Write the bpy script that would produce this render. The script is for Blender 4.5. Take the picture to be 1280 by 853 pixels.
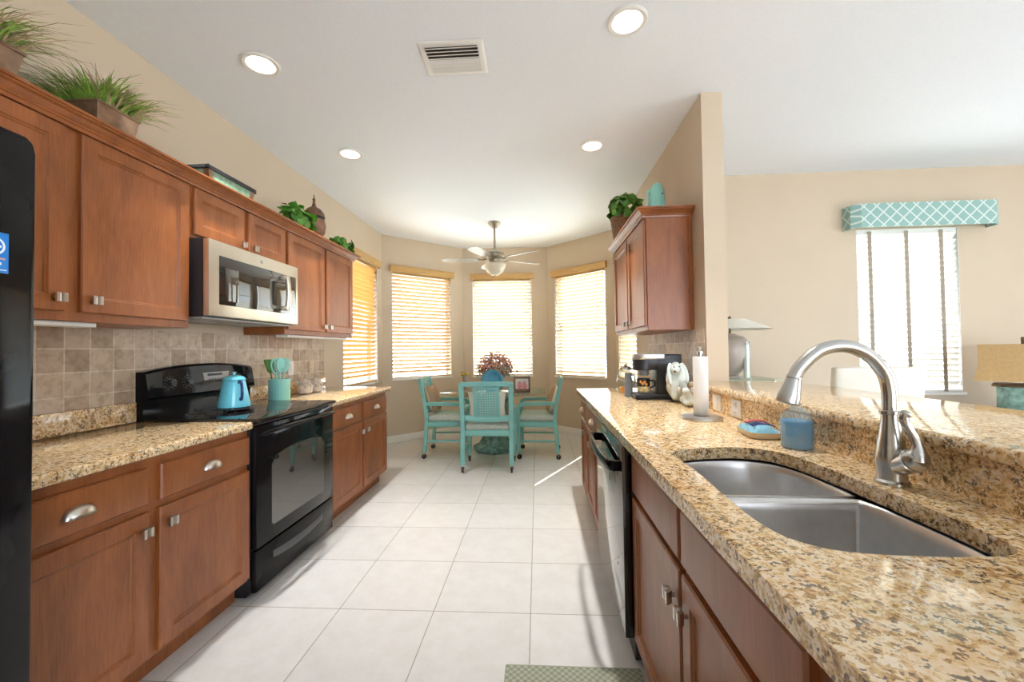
import bpy, bmesh, math, random
from mathutils import Vector, Matrix
random.seed(7)
for _o in list(bpy.data.objects): bpy.data.objects.remove(_o)
SC = bpy.context.scene
COL = SC.collection

# ------------------------------------------------------------------ camera
cam = bpy.data.cameras.new('camera'); cam.sensor_width = 36.0; cam.lens = 518.2 / 1280 * 36.0
cam.clip_start = 0.02; cam.clip_end = 200
camo = bpy.data.objects.new('camera', cam); COL.objects.link(camo)
R_, U_, F_ = Vector((0.99804, 0.06103, -0.01367)), Vector((0.01493, -0.02032, 0.99968)), Vector((-0.06073, 0.99793, 0.02119))
camo.matrix_world = Matrix(((R_.x, U_.x, -F_.x, 0), (R_.y, U_.y, -F_.y, 0), (R_.z, U_.z, -F_.z, 1.2643), (0, 0, 0, 1)))
SC.camera = camo

# ------------------------------------------------------------------ world, sun, exposure
W = bpy.data.worlds.new('world'); SC.world = W; W.use_nodes = True
wn = W.node_tree; wbg = wn.nodes['Background']
wbg.inputs['Color'].default_value = (0.86, 0.95, 1.06, 1); wbg.inputs['Strength'].default_value = 4.6
sun = bpy.data.lights.new('sun', 'SUN'); sun.energy = 6.0; sun.angle = 0.009; sun.color = (1.0, 0.93, 0.82)
suno = bpy.data.objects.new('sun', sun); COL.objects.link(suno)
SUN_DIR = Vector((0.46, 0.888, 1.04))          # towards the sun
suno.rotation_euler = SUN_DIR.to_track_quat('Z', 'Y').to_euler(); suno.location = (6, 12, 14)
LIGHT_W = 3.5                                  # each recessed lamp
SC.view_settings.view_transform = 'Standard'; SC.view_settings.look = 'None'
SC.view_settings.exposure = 1.28; SC.view_settings.gamma = 1.0; SC.view_settings.use_curve_mapping = False
SC.cycles.use_denoising = True
SC.cycles.max_bounces = 10; SC.cycles.diffuse_bounces = 6; SC.cycles.glossy_bounces = 5
SC.cycles.transmission_bounces = 8; SC.cycles.transparent_max_bounces = 24
SC.cycles.sample_clamp_indirect = 8.0; SC.cycles.caustics_reflective = False; SC.cycles.caustics_refractive = False

# ------------------------------------------------------------------ materials
def newmat(name):
    m = bpy.data.materials.new(name); m.use_nodes = True
    nt = m.node_tree; return m, nt, nt.nodes['Principled BSDF']
def N(nt, t, **kw):
    n = nt.nodes.new(t)
    for k, v in kw.items():
        if k in n.inputs: n.inputs[k].default_value = v
        else: setattr(n, k, v)
    return n
def L(nt, a, b): nt.links.new(a, b)
def setp(b, **kw):
    for k, v in kw.items():
        k = k.replace('_', ' ')
        b.inputs[k].default_value = v
def ramp(nt, fac, stops, interp='LINEAR'):
    r = nt.nodes.new('ShaderNodeValToRGB'); r.color_ramp.interpolation = interp
    cr = r.color_ramp
    while len(cr.elements) < len(stops): cr.elements.new(0.5)
    for e, (p, c) in zip(cr.elements, stops): e.position = p; e.color = (*c, 1)
    L(nt, fac, r.inputs['Fac']); return r.outputs['Color']
def coord(nt, scale=(1, 1, 1), loc=(0, 0, 0), rot=(0, 0, 0)):
    t = nt.nodes.new('ShaderNodeTexCoord'); m = nt.nodes.new('ShaderNodeMapping')
    m.inputs['Scale'].default_value = scale; m.inputs['Location'].default_value = loc; m.inputs['Rotation'].default_value = rot
    L(nt, t.outputs['Object'], m.inputs['Vector']); return m.outputs['Vector']
def mix(nt, fac, a, b, mode='MIX'):
    n = nt.nodes.new('ShaderNodeMix'); n.data_type = 'RGBA'; n.blend_type = mode
    for s, v in ((0, fac), (6, a), (7, b)):
        if hasattr(v, 'is_linked') or hasattr(v, 'links'): L(nt, v, n.inputs[s])
        else: n.inputs[s].default_value = v if s == 0 else (*v, 1)
    return n.outputs[2]
def math_(nt, op, a, b=None):
    n = nt.nodes.new('ShaderNodeMath'); n.operation = op
    for i, v in enumerate((a, b)):
        if v is None: continue
        if hasattr(v, 'links'): L(nt, v, n.inputs[i])
        else: n.inputs[i].default_value = v
    return n.outputs[0]
def bump(nt, b, h, strength=0.2, dist=0.002):
    n = nt.nodes.new('ShaderNodeBump'); n.inputs['Strength'].default_value = strength; n.inputs['Distance'].default_value = dist
    L(nt, h, n.inputs['Height']); L(nt, n.outputs['Normal'], b.inputs['Normal'])

def plain(name, col, rough=0.5, metal=0.0, var=0.06, scale=8.0, bmp=0.0, **kw):
    m, nt, b = newmat(name)
    v = coord(nt); n = N(nt, 'ShaderNodeTexNoise', Scale=scale, Detail=3.0); L(nt, v, n.inputs['Vector'])
    c0 = tuple(max(0, c * (1 - var)) for c in col); c1 = tuple(min(1, c * (1 + var)) for c in col)
    L(nt, ramp(nt, n.outputs['Fac'], [(0.3, c0), (0.7, c1)]), b.inputs['Base Color'])
    setp(b, Roughness=rough, Metallic=metal)
    if bmp: bump(nt, b, n.outputs['Fac'], bmp)
    for k, v2 in kw.items(): b.inputs[k.replace('_', ' ')].default_value = v2
    return m

def wood(name, dark, light, rough=0.32, scale=(1, 1, 1), coat=0.25):
    m, nt, b = newmat(name)
    v = coord(nt, scale)
    n1 = N(nt, 'ShaderNodeTexNoise', Scale=3.0, Detail=6.0, Roughness=0.6, Distortion=0.6); L(nt, v, n1.inputs['Vector'])
    v2 = coord(nt, tuple(s * q for s, q in zip(scale, (7, 7, 1.6))))
    n2 = N(nt, 'ShaderNodeTexNoise', Scale=9.0, Detail=4.0); L(nt, v2, n2.inputs['Vector'])
    f = math_(nt, 'ADD', math_(nt, 'MULTIPLY', n1.outputs['Fac'], 0.65), math_(nt, 'MULTIPLY', n2.outputs['Fac'], 0.35))
    L(nt, ramp(nt, f, [(0.36, dark), (0.64, light)]), b.inputs['Base Color'])
    setp(b, Roughness=rough); b.inputs['Coat Weight'].default_value = coat; b.inputs['Coat Roughness'].default_value = 0.25
    return m

def granite(name):
    m, nt, b = newmat(name)
    v = coord(nt)
    w = N(nt, 'ShaderNodeTexNoise', Scale=30.0, Detail=3.0); L(nt, v, w.inputs['Vector'])
    wv = nt.nodes.new('ShaderNodeVectorMath'); wv.operation = 'MULTIPLY_ADD'
    L(nt, w.outputs['Color'], wv.inputs[0]); wv.inputs[1].default_value = (0.014, 0.014, 0.014); L(nt, v, wv.inputs[2])
    vv = wv.outputs[0]
    n1 = N(nt, 'ShaderNodeTexNoise', Scale=75.0, Detail=5.0, Roughness=0.65, Distortion=0.5); L(nt, v, n1.inputs['Vector'])
    vo = N(nt, 'ShaderNodeTexVoronoi', Scale=130.0); L(nt, vv, vo.inputs['Vector'])
    sp = nt.nodes.new('ShaderNodeSeparateColor'); L(nt, vo.outputs['Color'], sp.inputs['Color'])
    f = math_(nt, 'ADD', math_(nt, 'MULTIPLY', n1.outputs['Fac'], 0.72), math_(nt, 'MULTIPLY', sp.outputs[0], 0.28))
    base = ramp(nt, f, [(0.30, (0.24, 0.13, 0.06)), (0.37, (0.54, 0.34, 0.145)), (0.44, (0.74, 0.54, 0.29)), (0.52, (0.86, 0.71, 0.49)), (0.64, (0.90, 0.81, 0.66))])
    big = N(nt, 'ShaderNodeTexNoise', Scale=9.0, Detail=4.0, Roughness=0.65); L(nt, v, big.inputs['Vector'])
    tint = ramp(nt, big.outputs['Fac'], [(0.3, (0.92, 0.76, 0.56)), (0.5, (1.0, 0.94, 0.85)), (0.68, (1.0, 0.90, 0.68))])
    base = mix(nt, 1.0, base, tint, 'MULTIPLY')
    vo2 = N(nt, 'ShaderNodeTexVoronoi', Scale=230.0); L(nt, vv, vo2.inputs['Vector'])
    sp2 = nt.nodes.new('ShaderNodeSeparateColor'); L(nt, vo2.outputs['Color'], sp2.inputs['Color'])
    cl = N(nt, 'ShaderNodeTexNoise', Scale=48.0, Detail=4.0); L(nt, v, cl.inputs['Vector'])
    dk = math_(nt, 'GREATER_THAN', math_(nt, 'ADD', math_(nt, 'MULTIPLY', sp2.outputs[0], 0.5), math_(nt, 'MULTIPLY', cl.outputs['Fac'], 1.5)), 1.22)
    base = mix(nt, math_(nt, 'MULTIPLY', dk, 0.85), base, (0.095, 0.065, 0.045))
    br = math_(nt, 'GREATER_THAN', math_(nt, 'ADD', math_(nt, 'MULTIPLY', sp2.outputs[1], 0.6), big.outputs['Fac']), 1.02)
    base = mix(nt, math_(nt, 'MULTIPLY', br, 0.6), base, (0.46, 0.28, 0.12))
    L(nt, base, b.inputs['Base Color']); setp(b, Roughness=0.07); b.inputs['Specular IOR Level'].default_value = 0.7
    return m

def tiles_wall(name):
    m, nt, b = newmat(name)
    t = nt.nodes.new('ShaderNodeTexCoord'); s = nt.nodes.new('ShaderNodeSeparateXYZ'); L(nt, t.outputs['Object'], s.inputs[0])
    c = nt.nodes.new('ShaderNodeCombineXYZ'); L(nt, s.outputs['Y'], c.inputs['X']); L(nt, s.outputs['Z'], c.inputs['Y'])
    br = N(nt, 'ShaderNodeTexBrick', offset=0.0, squash=1.0)
    br.inputs['Scale'].default_value = 1.0; br.inputs['Brick Width'].default_value = 0.108; br.inputs['Row Height'].default_value = 0.108
    br.inputs['Mortar Size'].default_value = 0.0035; br.inputs['Mortar Smooth'].default_value = 0.3
    br.inputs['Color1'].default_value = (0.42, 0.31, 0.22, 1); br.inputs['Color2'].default_value = (0.66, 0.55, 0.43, 1); br.inputs['Mortar'].default_value = (0.70, 0.63, 0.53, 1)
    L(nt, c.outputs[0], br.inputs['Vector'])
    n = N(nt, 'ShaderNodeTexNoise', Scale=24.0, Detail=5.0, Roughness=0.62); L(nt, t.outputs['Object'], n.inputs['Vector'])
    col = mix(nt, 1.0, br.outputs['Color'], ramp(nt, n.outputs['Fac'], [(0.30, (0.70, 0.64, 0.55)), (0.56, (1, 1, 1))]), 'MULTIPLY')
    L(nt, col, b.inputs['Base Color']); setp(b, Roughness=0.5)
    bump(nt, b, math_(nt, 'SUBTRACT', n.outputs['Fac'], math_(nt, 'MULTIPLY', br.outputs['Fac'], 2.0)), 0.35, 0.002)
    return m

def tiles_floor(name):
    m, nt, b = newmat(name)
    v = coord(nt, loc=(0.9909, -2.0127, 0))
    br = N(nt, 'ShaderNodeTexBrick', offset=0.0, squash=1.0)
    br.inputs['Scale'].default_value = 1.0; br.inputs['Brick Width'].default_value = 0.47; br.inputs['Row Height'].default_value = 0.47
    br.inputs['Mortar Size'].default_value = 0.0026; br.inputs['Mortar Smooth'].default_value = 0.2
    br.inputs['Color1'].default_value = (0.655, 0.65, 0.64, 1); br.inputs['Color2'].default_value = (0.70, 0.695, 0.685, 1); br.inputs['Mortar'].default_value = (0.33, 0.295, 0.255, 1)
    L(nt, v, br.inputs['Vector'])
    n = N(nt, 'ShaderNodeTexNoise', Scale=9.0, Detail=8.0, Roughness=0.7); L(nt, v, n.inputs['Vector'])
    col = mix(nt, 1.0, br.outputs['Color'], ramp(nt, n.outputs['Fac'], [(0.3, (0.90, 0.89, 0.87)), (0.62, (1, 1, 1))]), 'MULTIPLY')
    L(nt, col, b.inputs['Base Color']); setp(b, Roughness=0.33)
    bump(nt, b, math_(nt, 'MULTIPLY', br.outputs['Fac'], -1.0), 0.3, 0.002)
    return m

def trellis(name):
    m, nt, b = newmat(name)
    t = nt.nodes.new('ShaderNodeTexCoord'); s = nt.nodes.new('ShaderNodeSeparateXYZ'); L(nt, t.outputs['Object'], s.inputs[0])
    hx = math_(nt, 'ADD', s.outputs['X'], s.outputs['Y'])
    def band(a):
        f = math_(nt, 'FRACT', math_(nt, 'MULTIPLY', a, 9.0)); return math_(nt, 'LESS_THAN', math_(nt, 'ABSOLUTE', math_(nt, 'SUBTRACT', f, 0.5)), 0.075)
    k = math_(nt, 'MAXIMUM', band(math_(nt, 'ADD', hx, s.outputs['Z'])), band(math_(nt, 'SUBTRACT', hx, s.outputs['Z'])))
    L(nt, mix(nt, k, (0.27, 0.45, 0.42), (0.62, 0.70, 0.66)), b.inputs['Base Color']); setp(b, Roughness=0.85)
    return m

def cloth(name, col, scale=260.0, var=0.15):
    m, nt, b = newmat(name)
    v = coord(nt); n = N(nt, 'ShaderNodeTexNoise', Scale=scale, Detail=2.0); L(nt, v, n.inputs['Vector'])
    L(nt, ramp(nt, n.outputs['Fac'], [(0.3, tuple(c * (1 - var) for c in col)), (0.7, tuple(min(1, c * (1 + var)) for c in col))]), b.inputs['Base Color'])
    setp(b, Roughness=0.9); bump(nt, b, n.outputs['Fac'], 0.3, 0.001); return m

def rugmat(name):
    m, nt, b = newmat(name)
    v = coord(nt, scale=(70, 70, 70)); ch = N(nt, 'ShaderNodeTexChecker', Scale=1.0); L(nt, v, ch.inputs['Vector'])
    n = N(nt, 'ShaderNodeTexNoise', Scale=4.0, Detail=3.0); L(nt, v, n.inputs['Vector'])
    c = mix(nt, ch.outputs['Fac'], (0.30, 0.33, 0.24), (0.46, 0.48, 0.38)); c = mix(nt, 1.0, c, ramp(nt, n.outputs['Fac'], [(0.3, (0.7, 0.7, 0.7)), (0.7, (1, 1, 1))]), 'MULTIPLY')
    L(nt, c, b.inputs['Base Color']); setp(b, Roughness=0.95); bump(nt, b, ch.outputs['Fac'], 0.5, 0.003); return m

def slatmat(name, col, trans=0.35):
    m, nt, b = newmat(name)
    v = coord(nt, scale=(2, 2, 60)); n = N(nt, 'ShaderNodeTexNoise', Scale=4.0, Detail=4.0); L(nt, v, n.inputs['Vector'])
    c = ramp(nt, n.outputs['Fac'], [(0.3, tuple(k * 0.92 for k in col)), (0.7, col)])
    L(nt, c, b.inputs['Base Color']); setp(b, Roughness=0.42)
    tr = nt.nodes.new('ShaderNodeBsdfTranslucent'); L(nt, c, tr.inputs['Color'])
    ms = nt.nodes.new('ShaderNodeMixShader'); ms.inputs[0].default_value = trans
    L(nt, b.outputs[0], ms.inputs[1]); L(nt, tr.outputs[0], ms.inputs[2]); L(nt, ms.outputs[0], nt.nodes['Material Output'].inputs['Surface'])
    return m

def glass(name, tint=(0.96, 0.99, 0.98), refl=0.08):
    m, nt, b = newmat(name); nt.nodes.remove(b)
    tr = nt.nodes.new('ShaderNodeBsdfTransparent'); tr.inputs[0].default_value = (*tint, 1)
    gl = nt.nodes.new('ShaderNodeBsdfGlossy'); gl.inputs['Roughness'].default_value = 0.02
    lw = nt.nodes.new('ShaderNodeLayerWeight'); lw.inputs['Blend'].default_value = 0.5
    ms = nt.nodes.new('ShaderNodeMixShader'); L(nt, math_(nt, 'ADD', math_(nt, 'MULTIPLY', math_(nt, 'POWER', lw.outputs['Facing'], 4.0), 0.7), refl * 0.5), ms.inputs[0])
    L(nt, tr.outputs[0], ms.inputs[1]); L(nt, gl.outputs[0], ms.inputs[2]); L(nt, ms.outputs[0], nt.nodes['Material Output'].inputs['Surface'])
    return m

def emit(name, col, s):
    m, nt, b = newmat(name); setp(b, Roughness=0.5); b.inputs['Base Color'].default_value = (*col, 1)
    b.inputs['Emission Color'].default_value = (*col, 1); b.inputs['Emission Strength'].default_value = s; return m

M = {}
M['wall'] = plain('wall_paint', (0.605, 0.505, 0.385), 0.85, var=0.015, scale=3)
M['ceil'] = plain('ceiling_paint', (0.83, 0.87, 0.93), 0.9, var=0.015, scale=60, bmp=0.15)
M['white'] = plain('white_paint', (0.80, 0.79, 0.76), 0.45, var=0.02)
M['floor'] = tiles_floor('porcelain_tile')
M['stone'] = tiles_wall('travertine_tile')
M['granite'] = granite('gold_granite')
M['wood'] = wood('maple_stain', (0.205, 0.060, 0.015), (0.36, 0.118, 0.033), 0.36, scale=(3, 3, 0.8), coat=0.08)
M['wooddark'] = plain('toe_kick_brown', (0.09, 0.035, 0.018), 0.6)
M['nickel'] = plain('satin_nickel', (0.62, 0.58, 0.53), 0.28, 1.0, var=0.03)
M['steel'] = plain('brushed_steel', (0.66, 0.66, 0.66), 0.34, 1.0, var=0.05, scale=30)
M['microsteel'] = plain('warm_steel', (0.78, 0.71, 0.59), 0.36, 1.0, var=0.03)
M['chrome'] = plain('chrome', (0.75, 0.74, 0.72), 0.1, 1.0)
M['black'] = plain('black_gloss', (0.008, 0.008, 0.009), 0.07, var=0.2, Specular_IOR_Level=0.16)
M['blackmat'] = plain('black_plastic', (0.018, 0.018, 0.022), 0.38, var=0.2)
M['blackglass'] = plain('black_glass', (0.008, 0.008, 0.009), 0.03, var=0.2)
M['dwblack'] = plain('dishwasher_black', (0.012, 0.012, 0.013), 0.04, var=0.2, Coat_Weight=1.0, Coat_Roughness=0.02)
M['darkgrey'] = plain('dark_grey', (0.07, 0.07, 0.075), 0.4)
M['ovenglass'] = plain('oven_window', (0.05, 0.045, 0.04), 0.03, var=0.05, Coat_Weight=1.0, Coat_Roughness=0.02)
M['microglass'] = plain('microwave_window', (0.02, 0.018, 0.016), 0.03, var=0.05, Coat_Weight=1.0, Coat_Roughness=0.02)
M['grey'] = plain('grey_print', (0.40, 0.39, 0.37), 0.5)
M['teal'] = plain('teal_lacquer', (0.23, 0.56, 0.53), 0.4, var=0.05, scale=14)
M['tealpot'] = plain('turquoise_enamel', (0.15, 0.60, 0.76), 0.15, var=0.04)
M['aqua'] = plain('aqua_glaze', (0.30, 0.70, 0.64), 0.3, var=0.04)
M['navy'] = plain('navy_enamel', (0.015, 0.03, 0.16), 0.2)
M['seat'] = cloth('seat_linen', (0.62, 0.66, 0.59), 60)
M['burlap'] = cloth('burlap_tan', (0.47, 0.32, 0.20), 180, 0.2)
M['ivory'] = cloth('ivory_fabric', (0.78, 0.74, 0.66), 90, 0.05)
M['leather'] = plain('ivory_leather', (0.80, 0.77, 0.68), 0.42, var=0.03)
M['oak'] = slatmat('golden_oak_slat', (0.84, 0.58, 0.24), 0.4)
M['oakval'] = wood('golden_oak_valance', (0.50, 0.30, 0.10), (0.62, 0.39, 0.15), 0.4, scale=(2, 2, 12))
M['oakslat_lit'] = slatmat('oak_slat_lit', (0.78, 0.57, 0.34), 0.28)  # same oak slats, colour paled for the backlight coming through
M['oakslat_blown'] = slatmat('oak_slat_blown', (0.80, 0.67, 0.48), 0.16)  # same oak again, daylight wash-out put into the colour
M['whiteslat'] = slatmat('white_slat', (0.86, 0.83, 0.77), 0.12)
M['tape'] = cloth('taupe_tape', (0.36, 0.31, 0.25), 200)
M['pane'] = glass('window_glass')
M['clear'] = glass('clear_glass', (0.95, 0.98, 0.97), 0.12)
M['tableglass'] = glass('table_glass', (0.80, 0.92, 0.88), 0.16)
M['trellis'] = trellis('trellis_fabric')
M['lamp'] = emit('lamp_lens', (1.0, 0.97, 0.92), 5.0)
M['bronze'] = plain('bronze', (0.20, 0.145, 0.09), 0.4, 0.8, var=0.2, scale=20)
M['brass'] = plain('antique_pewter', (0.36, 0.31, 0.24), 0.38, 0.7, var=0.15, scale=20)
M['blade'] = wood('whitewashed_blade', (0.30, 0.26, 0.21), (0.42, 0.37, 0.31), 0.4, scale=(3, 3, 3))
M['frost'] = plain('frosted_glass', (0.85, 0.78, 0.62), 0.3, var=0.04, Transmission_Weight=0.25)
M['copper'] = plain('aged_copper', (0.27, 0.17, 0.11), 0.36, 0.65, var=0.35, scale=16)
M['patina'] = plain('green_patina', (0.20, 0.36, 0.26), 0.6, var=0.3, scale=40)
M['rust'] = plain('rusty_brown', (0.16, 0.075, 0.04), 0.55, var=0.4, scale=25)
M['leaf'] = plain('leaf_green', (0.085, 0.25, 0.025), 0.45, var=0.35, scale=25)
M['leafdark'] = plain('leaf_dark', (0.06, 0.20, 0.03), 0.45, var=0.4, scale=25)
M['grass'] = plain('grass_green', (0.26, 0.44, 0.07), 0.5, var=0.45, scale=22)
M['seed'] = plain('grass_straw', (0.52, 0.38, 0.22), 0.7, var=0.35, scale=30)
M['russet'] = plain('russet_leaf', (0.60, 0.31, 0.23), 0.7, var=0.4, scale=30)
M['dusty'] = plain('dusty_green', (0.27, 0.33, 0.20), 0.7, var=0.3, scale=30)
M['basket'] = plain('basket_brown', (0.19, 0.10, 0.05), 0.7, var=0.5, scale=90, bmp=0.5)
M['ceramic'] = plain('white_ceramic', (0.62, 0.67, 0.63), 0.25, var=0.10, scale=14)
M['jar'] = plain('jar_ceramic', (0.58, 0.50, 0.42), 0.35, var=0.5, scale=45)
M['jarbody'] = plain('jar_body', (0.62, 0.55, 0.46), 0.3, var=0.3, scale=30)
M['ribglass'] = glass('ribbed_glass', (0.84, 0.91, 0.93), 0.34)
M['paper'] = plain('paper_white', (0.88, 0.88, 0.88), 0.9, var=0.01)
M['plate'] = plain('blue_plate', (0.08, 0.36, 0.55), 0.25, var=0.12, scale=20)
M['bluecloth'] = cloth('blue_towel', (0.28, 0.58, 0.74), 120, 0.08)
M['redcloth'] = cloth('red_towel', (0.55, 0.13, 0.13), 120, 0.08)
M['cream'] = plain('cream_ceramic', (0.72, 0.60, 0.42), 0.35, var=0.05)
M['yellow'] = plain('yellow_wax', (0.60, 0.45, 0.12), 0.6, var=0.2, scale=40)
M['orange'] = plain('orange_wax', (0.72, 0.30, 0.06), 0.5, var=0.3, scale=40)
M['soap'] = slatmat('blue_soap', (0.36, 0.74, 1.0), 0.55)
M['taupe'] = plain('taupe_ceramic', (0.42, 0.36, 0.32), 0.3, var=0.06)
M['shade'] = cloth('tan_silk_shade', (0.56, 0.37, 0.17), 50, 0.06)
M['whiteshade'] = cloth('white_shade', (0.80, 0.79, 0.72), 60, 0.03)
M['tealcrackle'] = plain('teal_crackle', (0.25, 0.42, 0.36), 0.3, var=0.4, scale=26)
M['darkwood'] = wood('espresso_wood', (0.018, 0.012, 0.010), (0.04, 0.026, 0.02), 0.35)
M['sticker'] = plain('sticker_blue', (0.01, 0.20, 0.62), 0.4, var=0.03)
M['pink'] = plain('pink_print', (0.75, 0.35, 0.38), 0.6, var=0.25, scale=60)
M['framewood'] = wood('frame_brown', (0.17, 0.10, 0.06), (0.28, 0.18, 0.11), 0.5)
M['goldbackdrop'] = plain('added_backdrop_gold', (0.60, 0.40, 0.20), 0.95, var=0.08, scale=3)  # colour of the added backdrop wall outside the left windows
M['bounceground'] = plain('pale_bounce_ground', (0.62, 0.60, 0.55), 0.95, var=0.08, scale=3)  # pale so the unseen ground bounces light up to the ceiling
M['rug'] = rugmat('sage_rug')
M['beige'] = plain('beige_plate', (0.62, 0.52, 0.38), 0.45, var=0.02)
M['mugpaint'] = plain('painted_mug', (0.68, 0.55, 0.30), 0.3, var=0.5, scale=38)
M['tealmarble'] = plain('teal_marble', (0.20, 0.36, 0.33), 0.4, var=0.6, scale=18)
M['slate'] = plain('slate_plastic', (0.20, 0.23, 0.28), 0.35)

# ------------------------------------------------------------------ mesh helpers
class MB:
    def __init__(s): s.bm = bmesh.new()
    def vs(s, pts): return [s.bm.verts.new(p) for p in pts]
    def face(s, vs):
        try: return s.bm.faces.new(vs)
        except ValueError: return None
    def box(s, x0, x1, y0, y1, z0, z1, bev=0.0, seg=2):
        if x0 > x1: x0, x1 = x1, x0
        if y0 > y1: y0, y1 = y1, y0
        if z0 > z1: z0, z1 = z1, z0
        v = s.vs([(x, y, z) for z in (z0, z1) for y in (y0, y1) for x in (x0, x1)])
        fs = [s.face([v[i] for i in q]) for q in ((0, 2, 3, 1), (4, 5, 7, 6), (0, 1, 5, 4), (2, 6, 7, 3), (0, 4, 6, 2), (1, 3, 7, 5))]
        if bev:
            es = list({e for f in fs for e in f.edges})
            bmesh.ops.bevel(s.bm, geom=es, offset=bev, segments=seg, profile=0.5, affect='EDGES')
        return s
    def rings(s, rs, closed=True, cap0=True, cap1=True):
        R = [s.vs(r) for r in rs]; n = len(R[0])
        for a, b in zip(R, R[1:]):
            for i in range(n if closed else n - 1):
                j = (i + 1) % n; s.face([a[i], a[j], b[j], b[i]])
        if closed and cap0: s.face(R[0][::-1])
        if closed and cap1: s.face(R[-1])
        return s
    def lathe(s, prof, c=(0, 0, 0), seg=32, cap0=True, cap1=True, sx=1.0, sy=1.0, pw=None):
        rs = []
        for r, z in prof:
            ring = []
            for i in range(seg):
                a = 2 * math.pi * i / seg; ca, sa = math.cos(a), math.sin(a); k = 1.0
                if pw: k = (abs(ca) ** pw + abs(sa) ** pw) ** (-1.0 / pw)
                ring.append((c[0] + max(r, 1e-4) * ca * k * sx, c[1] + max(r, 1e-4) * sa * k * sy, c[2] + z))
            rs.append(ring)
        return s.rings(rs, True, cap0, cap1)
    def tube(s, pts, r, seg=12, cap=True, sq=None):
        pts = [Vector(p) for p in pts]; n = len(pts)
        rr = r if isinstance(r, (list, tuple)) else [r] * n
        t0 = (pts[1] - pts[0]).normalized()
        up = Vector((0, 0, 1)) if abs(t0.z) < 0.9 else Vector((1, 0, 0))
        u = (up - t0 * up.dot(t0)).normalized(); rs = []
        for i in range(n):
            t = (pts[min(i + 1, n - 1)] - pts[max(i - 1, 0)]).normalized()
            u = (u - t * u.dot(t)).normalized(); w = t.cross(u)
            if sq:
                a, b = sq[0] * rr[i], sq[1] * rr[i]; k = 1.0
                ring = [pts[i] + u * p * a + w * q * b for p, q in ((1, .8), (.8, 1), (-.8, 1), (-1, .8), (-1, -.8), (-.8, -1), (.8, -1), (1, -.8))]
            else: ring = [pts[i] + (u * math.cos(2 * math.pi * k / seg) + w * math.sin(2 * math.pi * k / seg)) * rr[i] for k in range(seg)]
            rs.append(ring)
        return s.rings(rs, True, cap, cap)
    def cyl(s, a, b, r, r2=None, seg=20): return s.tube([a, b], [r, r if r2 is None else r2], seg)
    def prism(s, poly, axis, a, b):
        def P(p, h): return {'x': (h, p[0], p[1]), 'y': (p[0], h, p[1]), 'z': (p[0], p[1], h)}[axis]
        return s.rings([[P(p, a) for p in poly], [P(p, b) for p in poly]])
    def bar(s, a, b, w, h, bev=0.0):
        """box-section bar from a to b, w sideways, h in the vertical sense"""
        a, b = Vector(a), Vector(b); t = (b - a).normalized()
        up = Vector((0, 0, 1)) if abs(t.z) < 0.95 else Vector((0, 1, 0))
        sd = t.cross(up).normalized(); u = sd.cross(t)
        return s.rings([[q + sd * x * w / 2 + u * y * h / 2 for x, y in ((-1, -1), (1, -1), (1, 1), (-1, 1))] for q in (a, b)])
    def ball(s, c, r, seg=16, sx=1, sy=1, sz=1):
        pr = [(r * math.sin(math.pi * i / seg), -r * math.cos(math.pi * i / seg) * sz) for i in range(seg + 1)]
        return s.lathe(pr, c, seg * 2, sx=sx, sy=sy)
    def build(s, name, mat, parent=None, world=True, bevel=0.0, sharp=32.0, seg=2):
        bm = s.bm
        bmesh.ops.remove_doubles(bm, verts=bm.verts, dist=1e-6)
        if bevel:
            es = [e for e in bm.edges if len(e.link_faces) == 2 and e.calc_face_angle(0) > math.radians(30)]
            bmesh.ops.bevel(bm, geom=es, offset=bevel, segments=seg, profile=0.5, affect='EDGES', clamp_overlap=True)
        bmesh.ops.recalc_face_normals(bm, faces=bm.faces)
        if parent is not None and world:
            off = Vector((0, 0, 0)); p = parent
            while p is not None: off += p.location; p = p.parent
            bmesh.ops.translate(bm, verts=bm.verts, vec=-off)
        for f in bm.faces: f.smooth = True
        for e in bm.edges:
            if len(e.link_faces) == 2 and e.calc_face_angle(0) > math.radians(sharp): e.smooth = False
        me = bpy.data.meshes.new(name); bm.to_mesh(me); bm.free()
        me.materials.append(mat)
        o = bpy.data.objects.new(name, me); COL.objects.link(o); o.parent = parent
        return o

def thing(name, label, cat, loc=(0, 0, 0), rotz=0.0, group=None):
    o = bpy.data.objects.new(name, None); COL.objects.link(o); o.empty_display_size = 0.1
    o.location = loc; o.rotation_euler = (0, 0, rotz); o['label'] = label; o['category'] = cat
    if group: o['group'] = group
    return o
def tag(o, label, cat, group=None, kind=None):
    o['label'] = label; o['category'] = cat
    if group: o['group'] = group
    if kind: o['kind'] = kind
    return o
def struct(o): o['kind'] = 'structure'; return o
def dup(root, label, loc=None, rotz=None):
    r = root.copy(); COL.objects.link(r); r['label'] = label
    if loc is not None: r.location = loc
    if rotz is not None: r.rotation_euler = (0, 0, rotz)
    for ch in list(root.children):
        c = ch.copy(); COL.objects.link(c); c.parent = r
        for g in list(ch.children):
            d = g.copy(); COL.objects.link(d); d.parent = c
    return r

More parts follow.
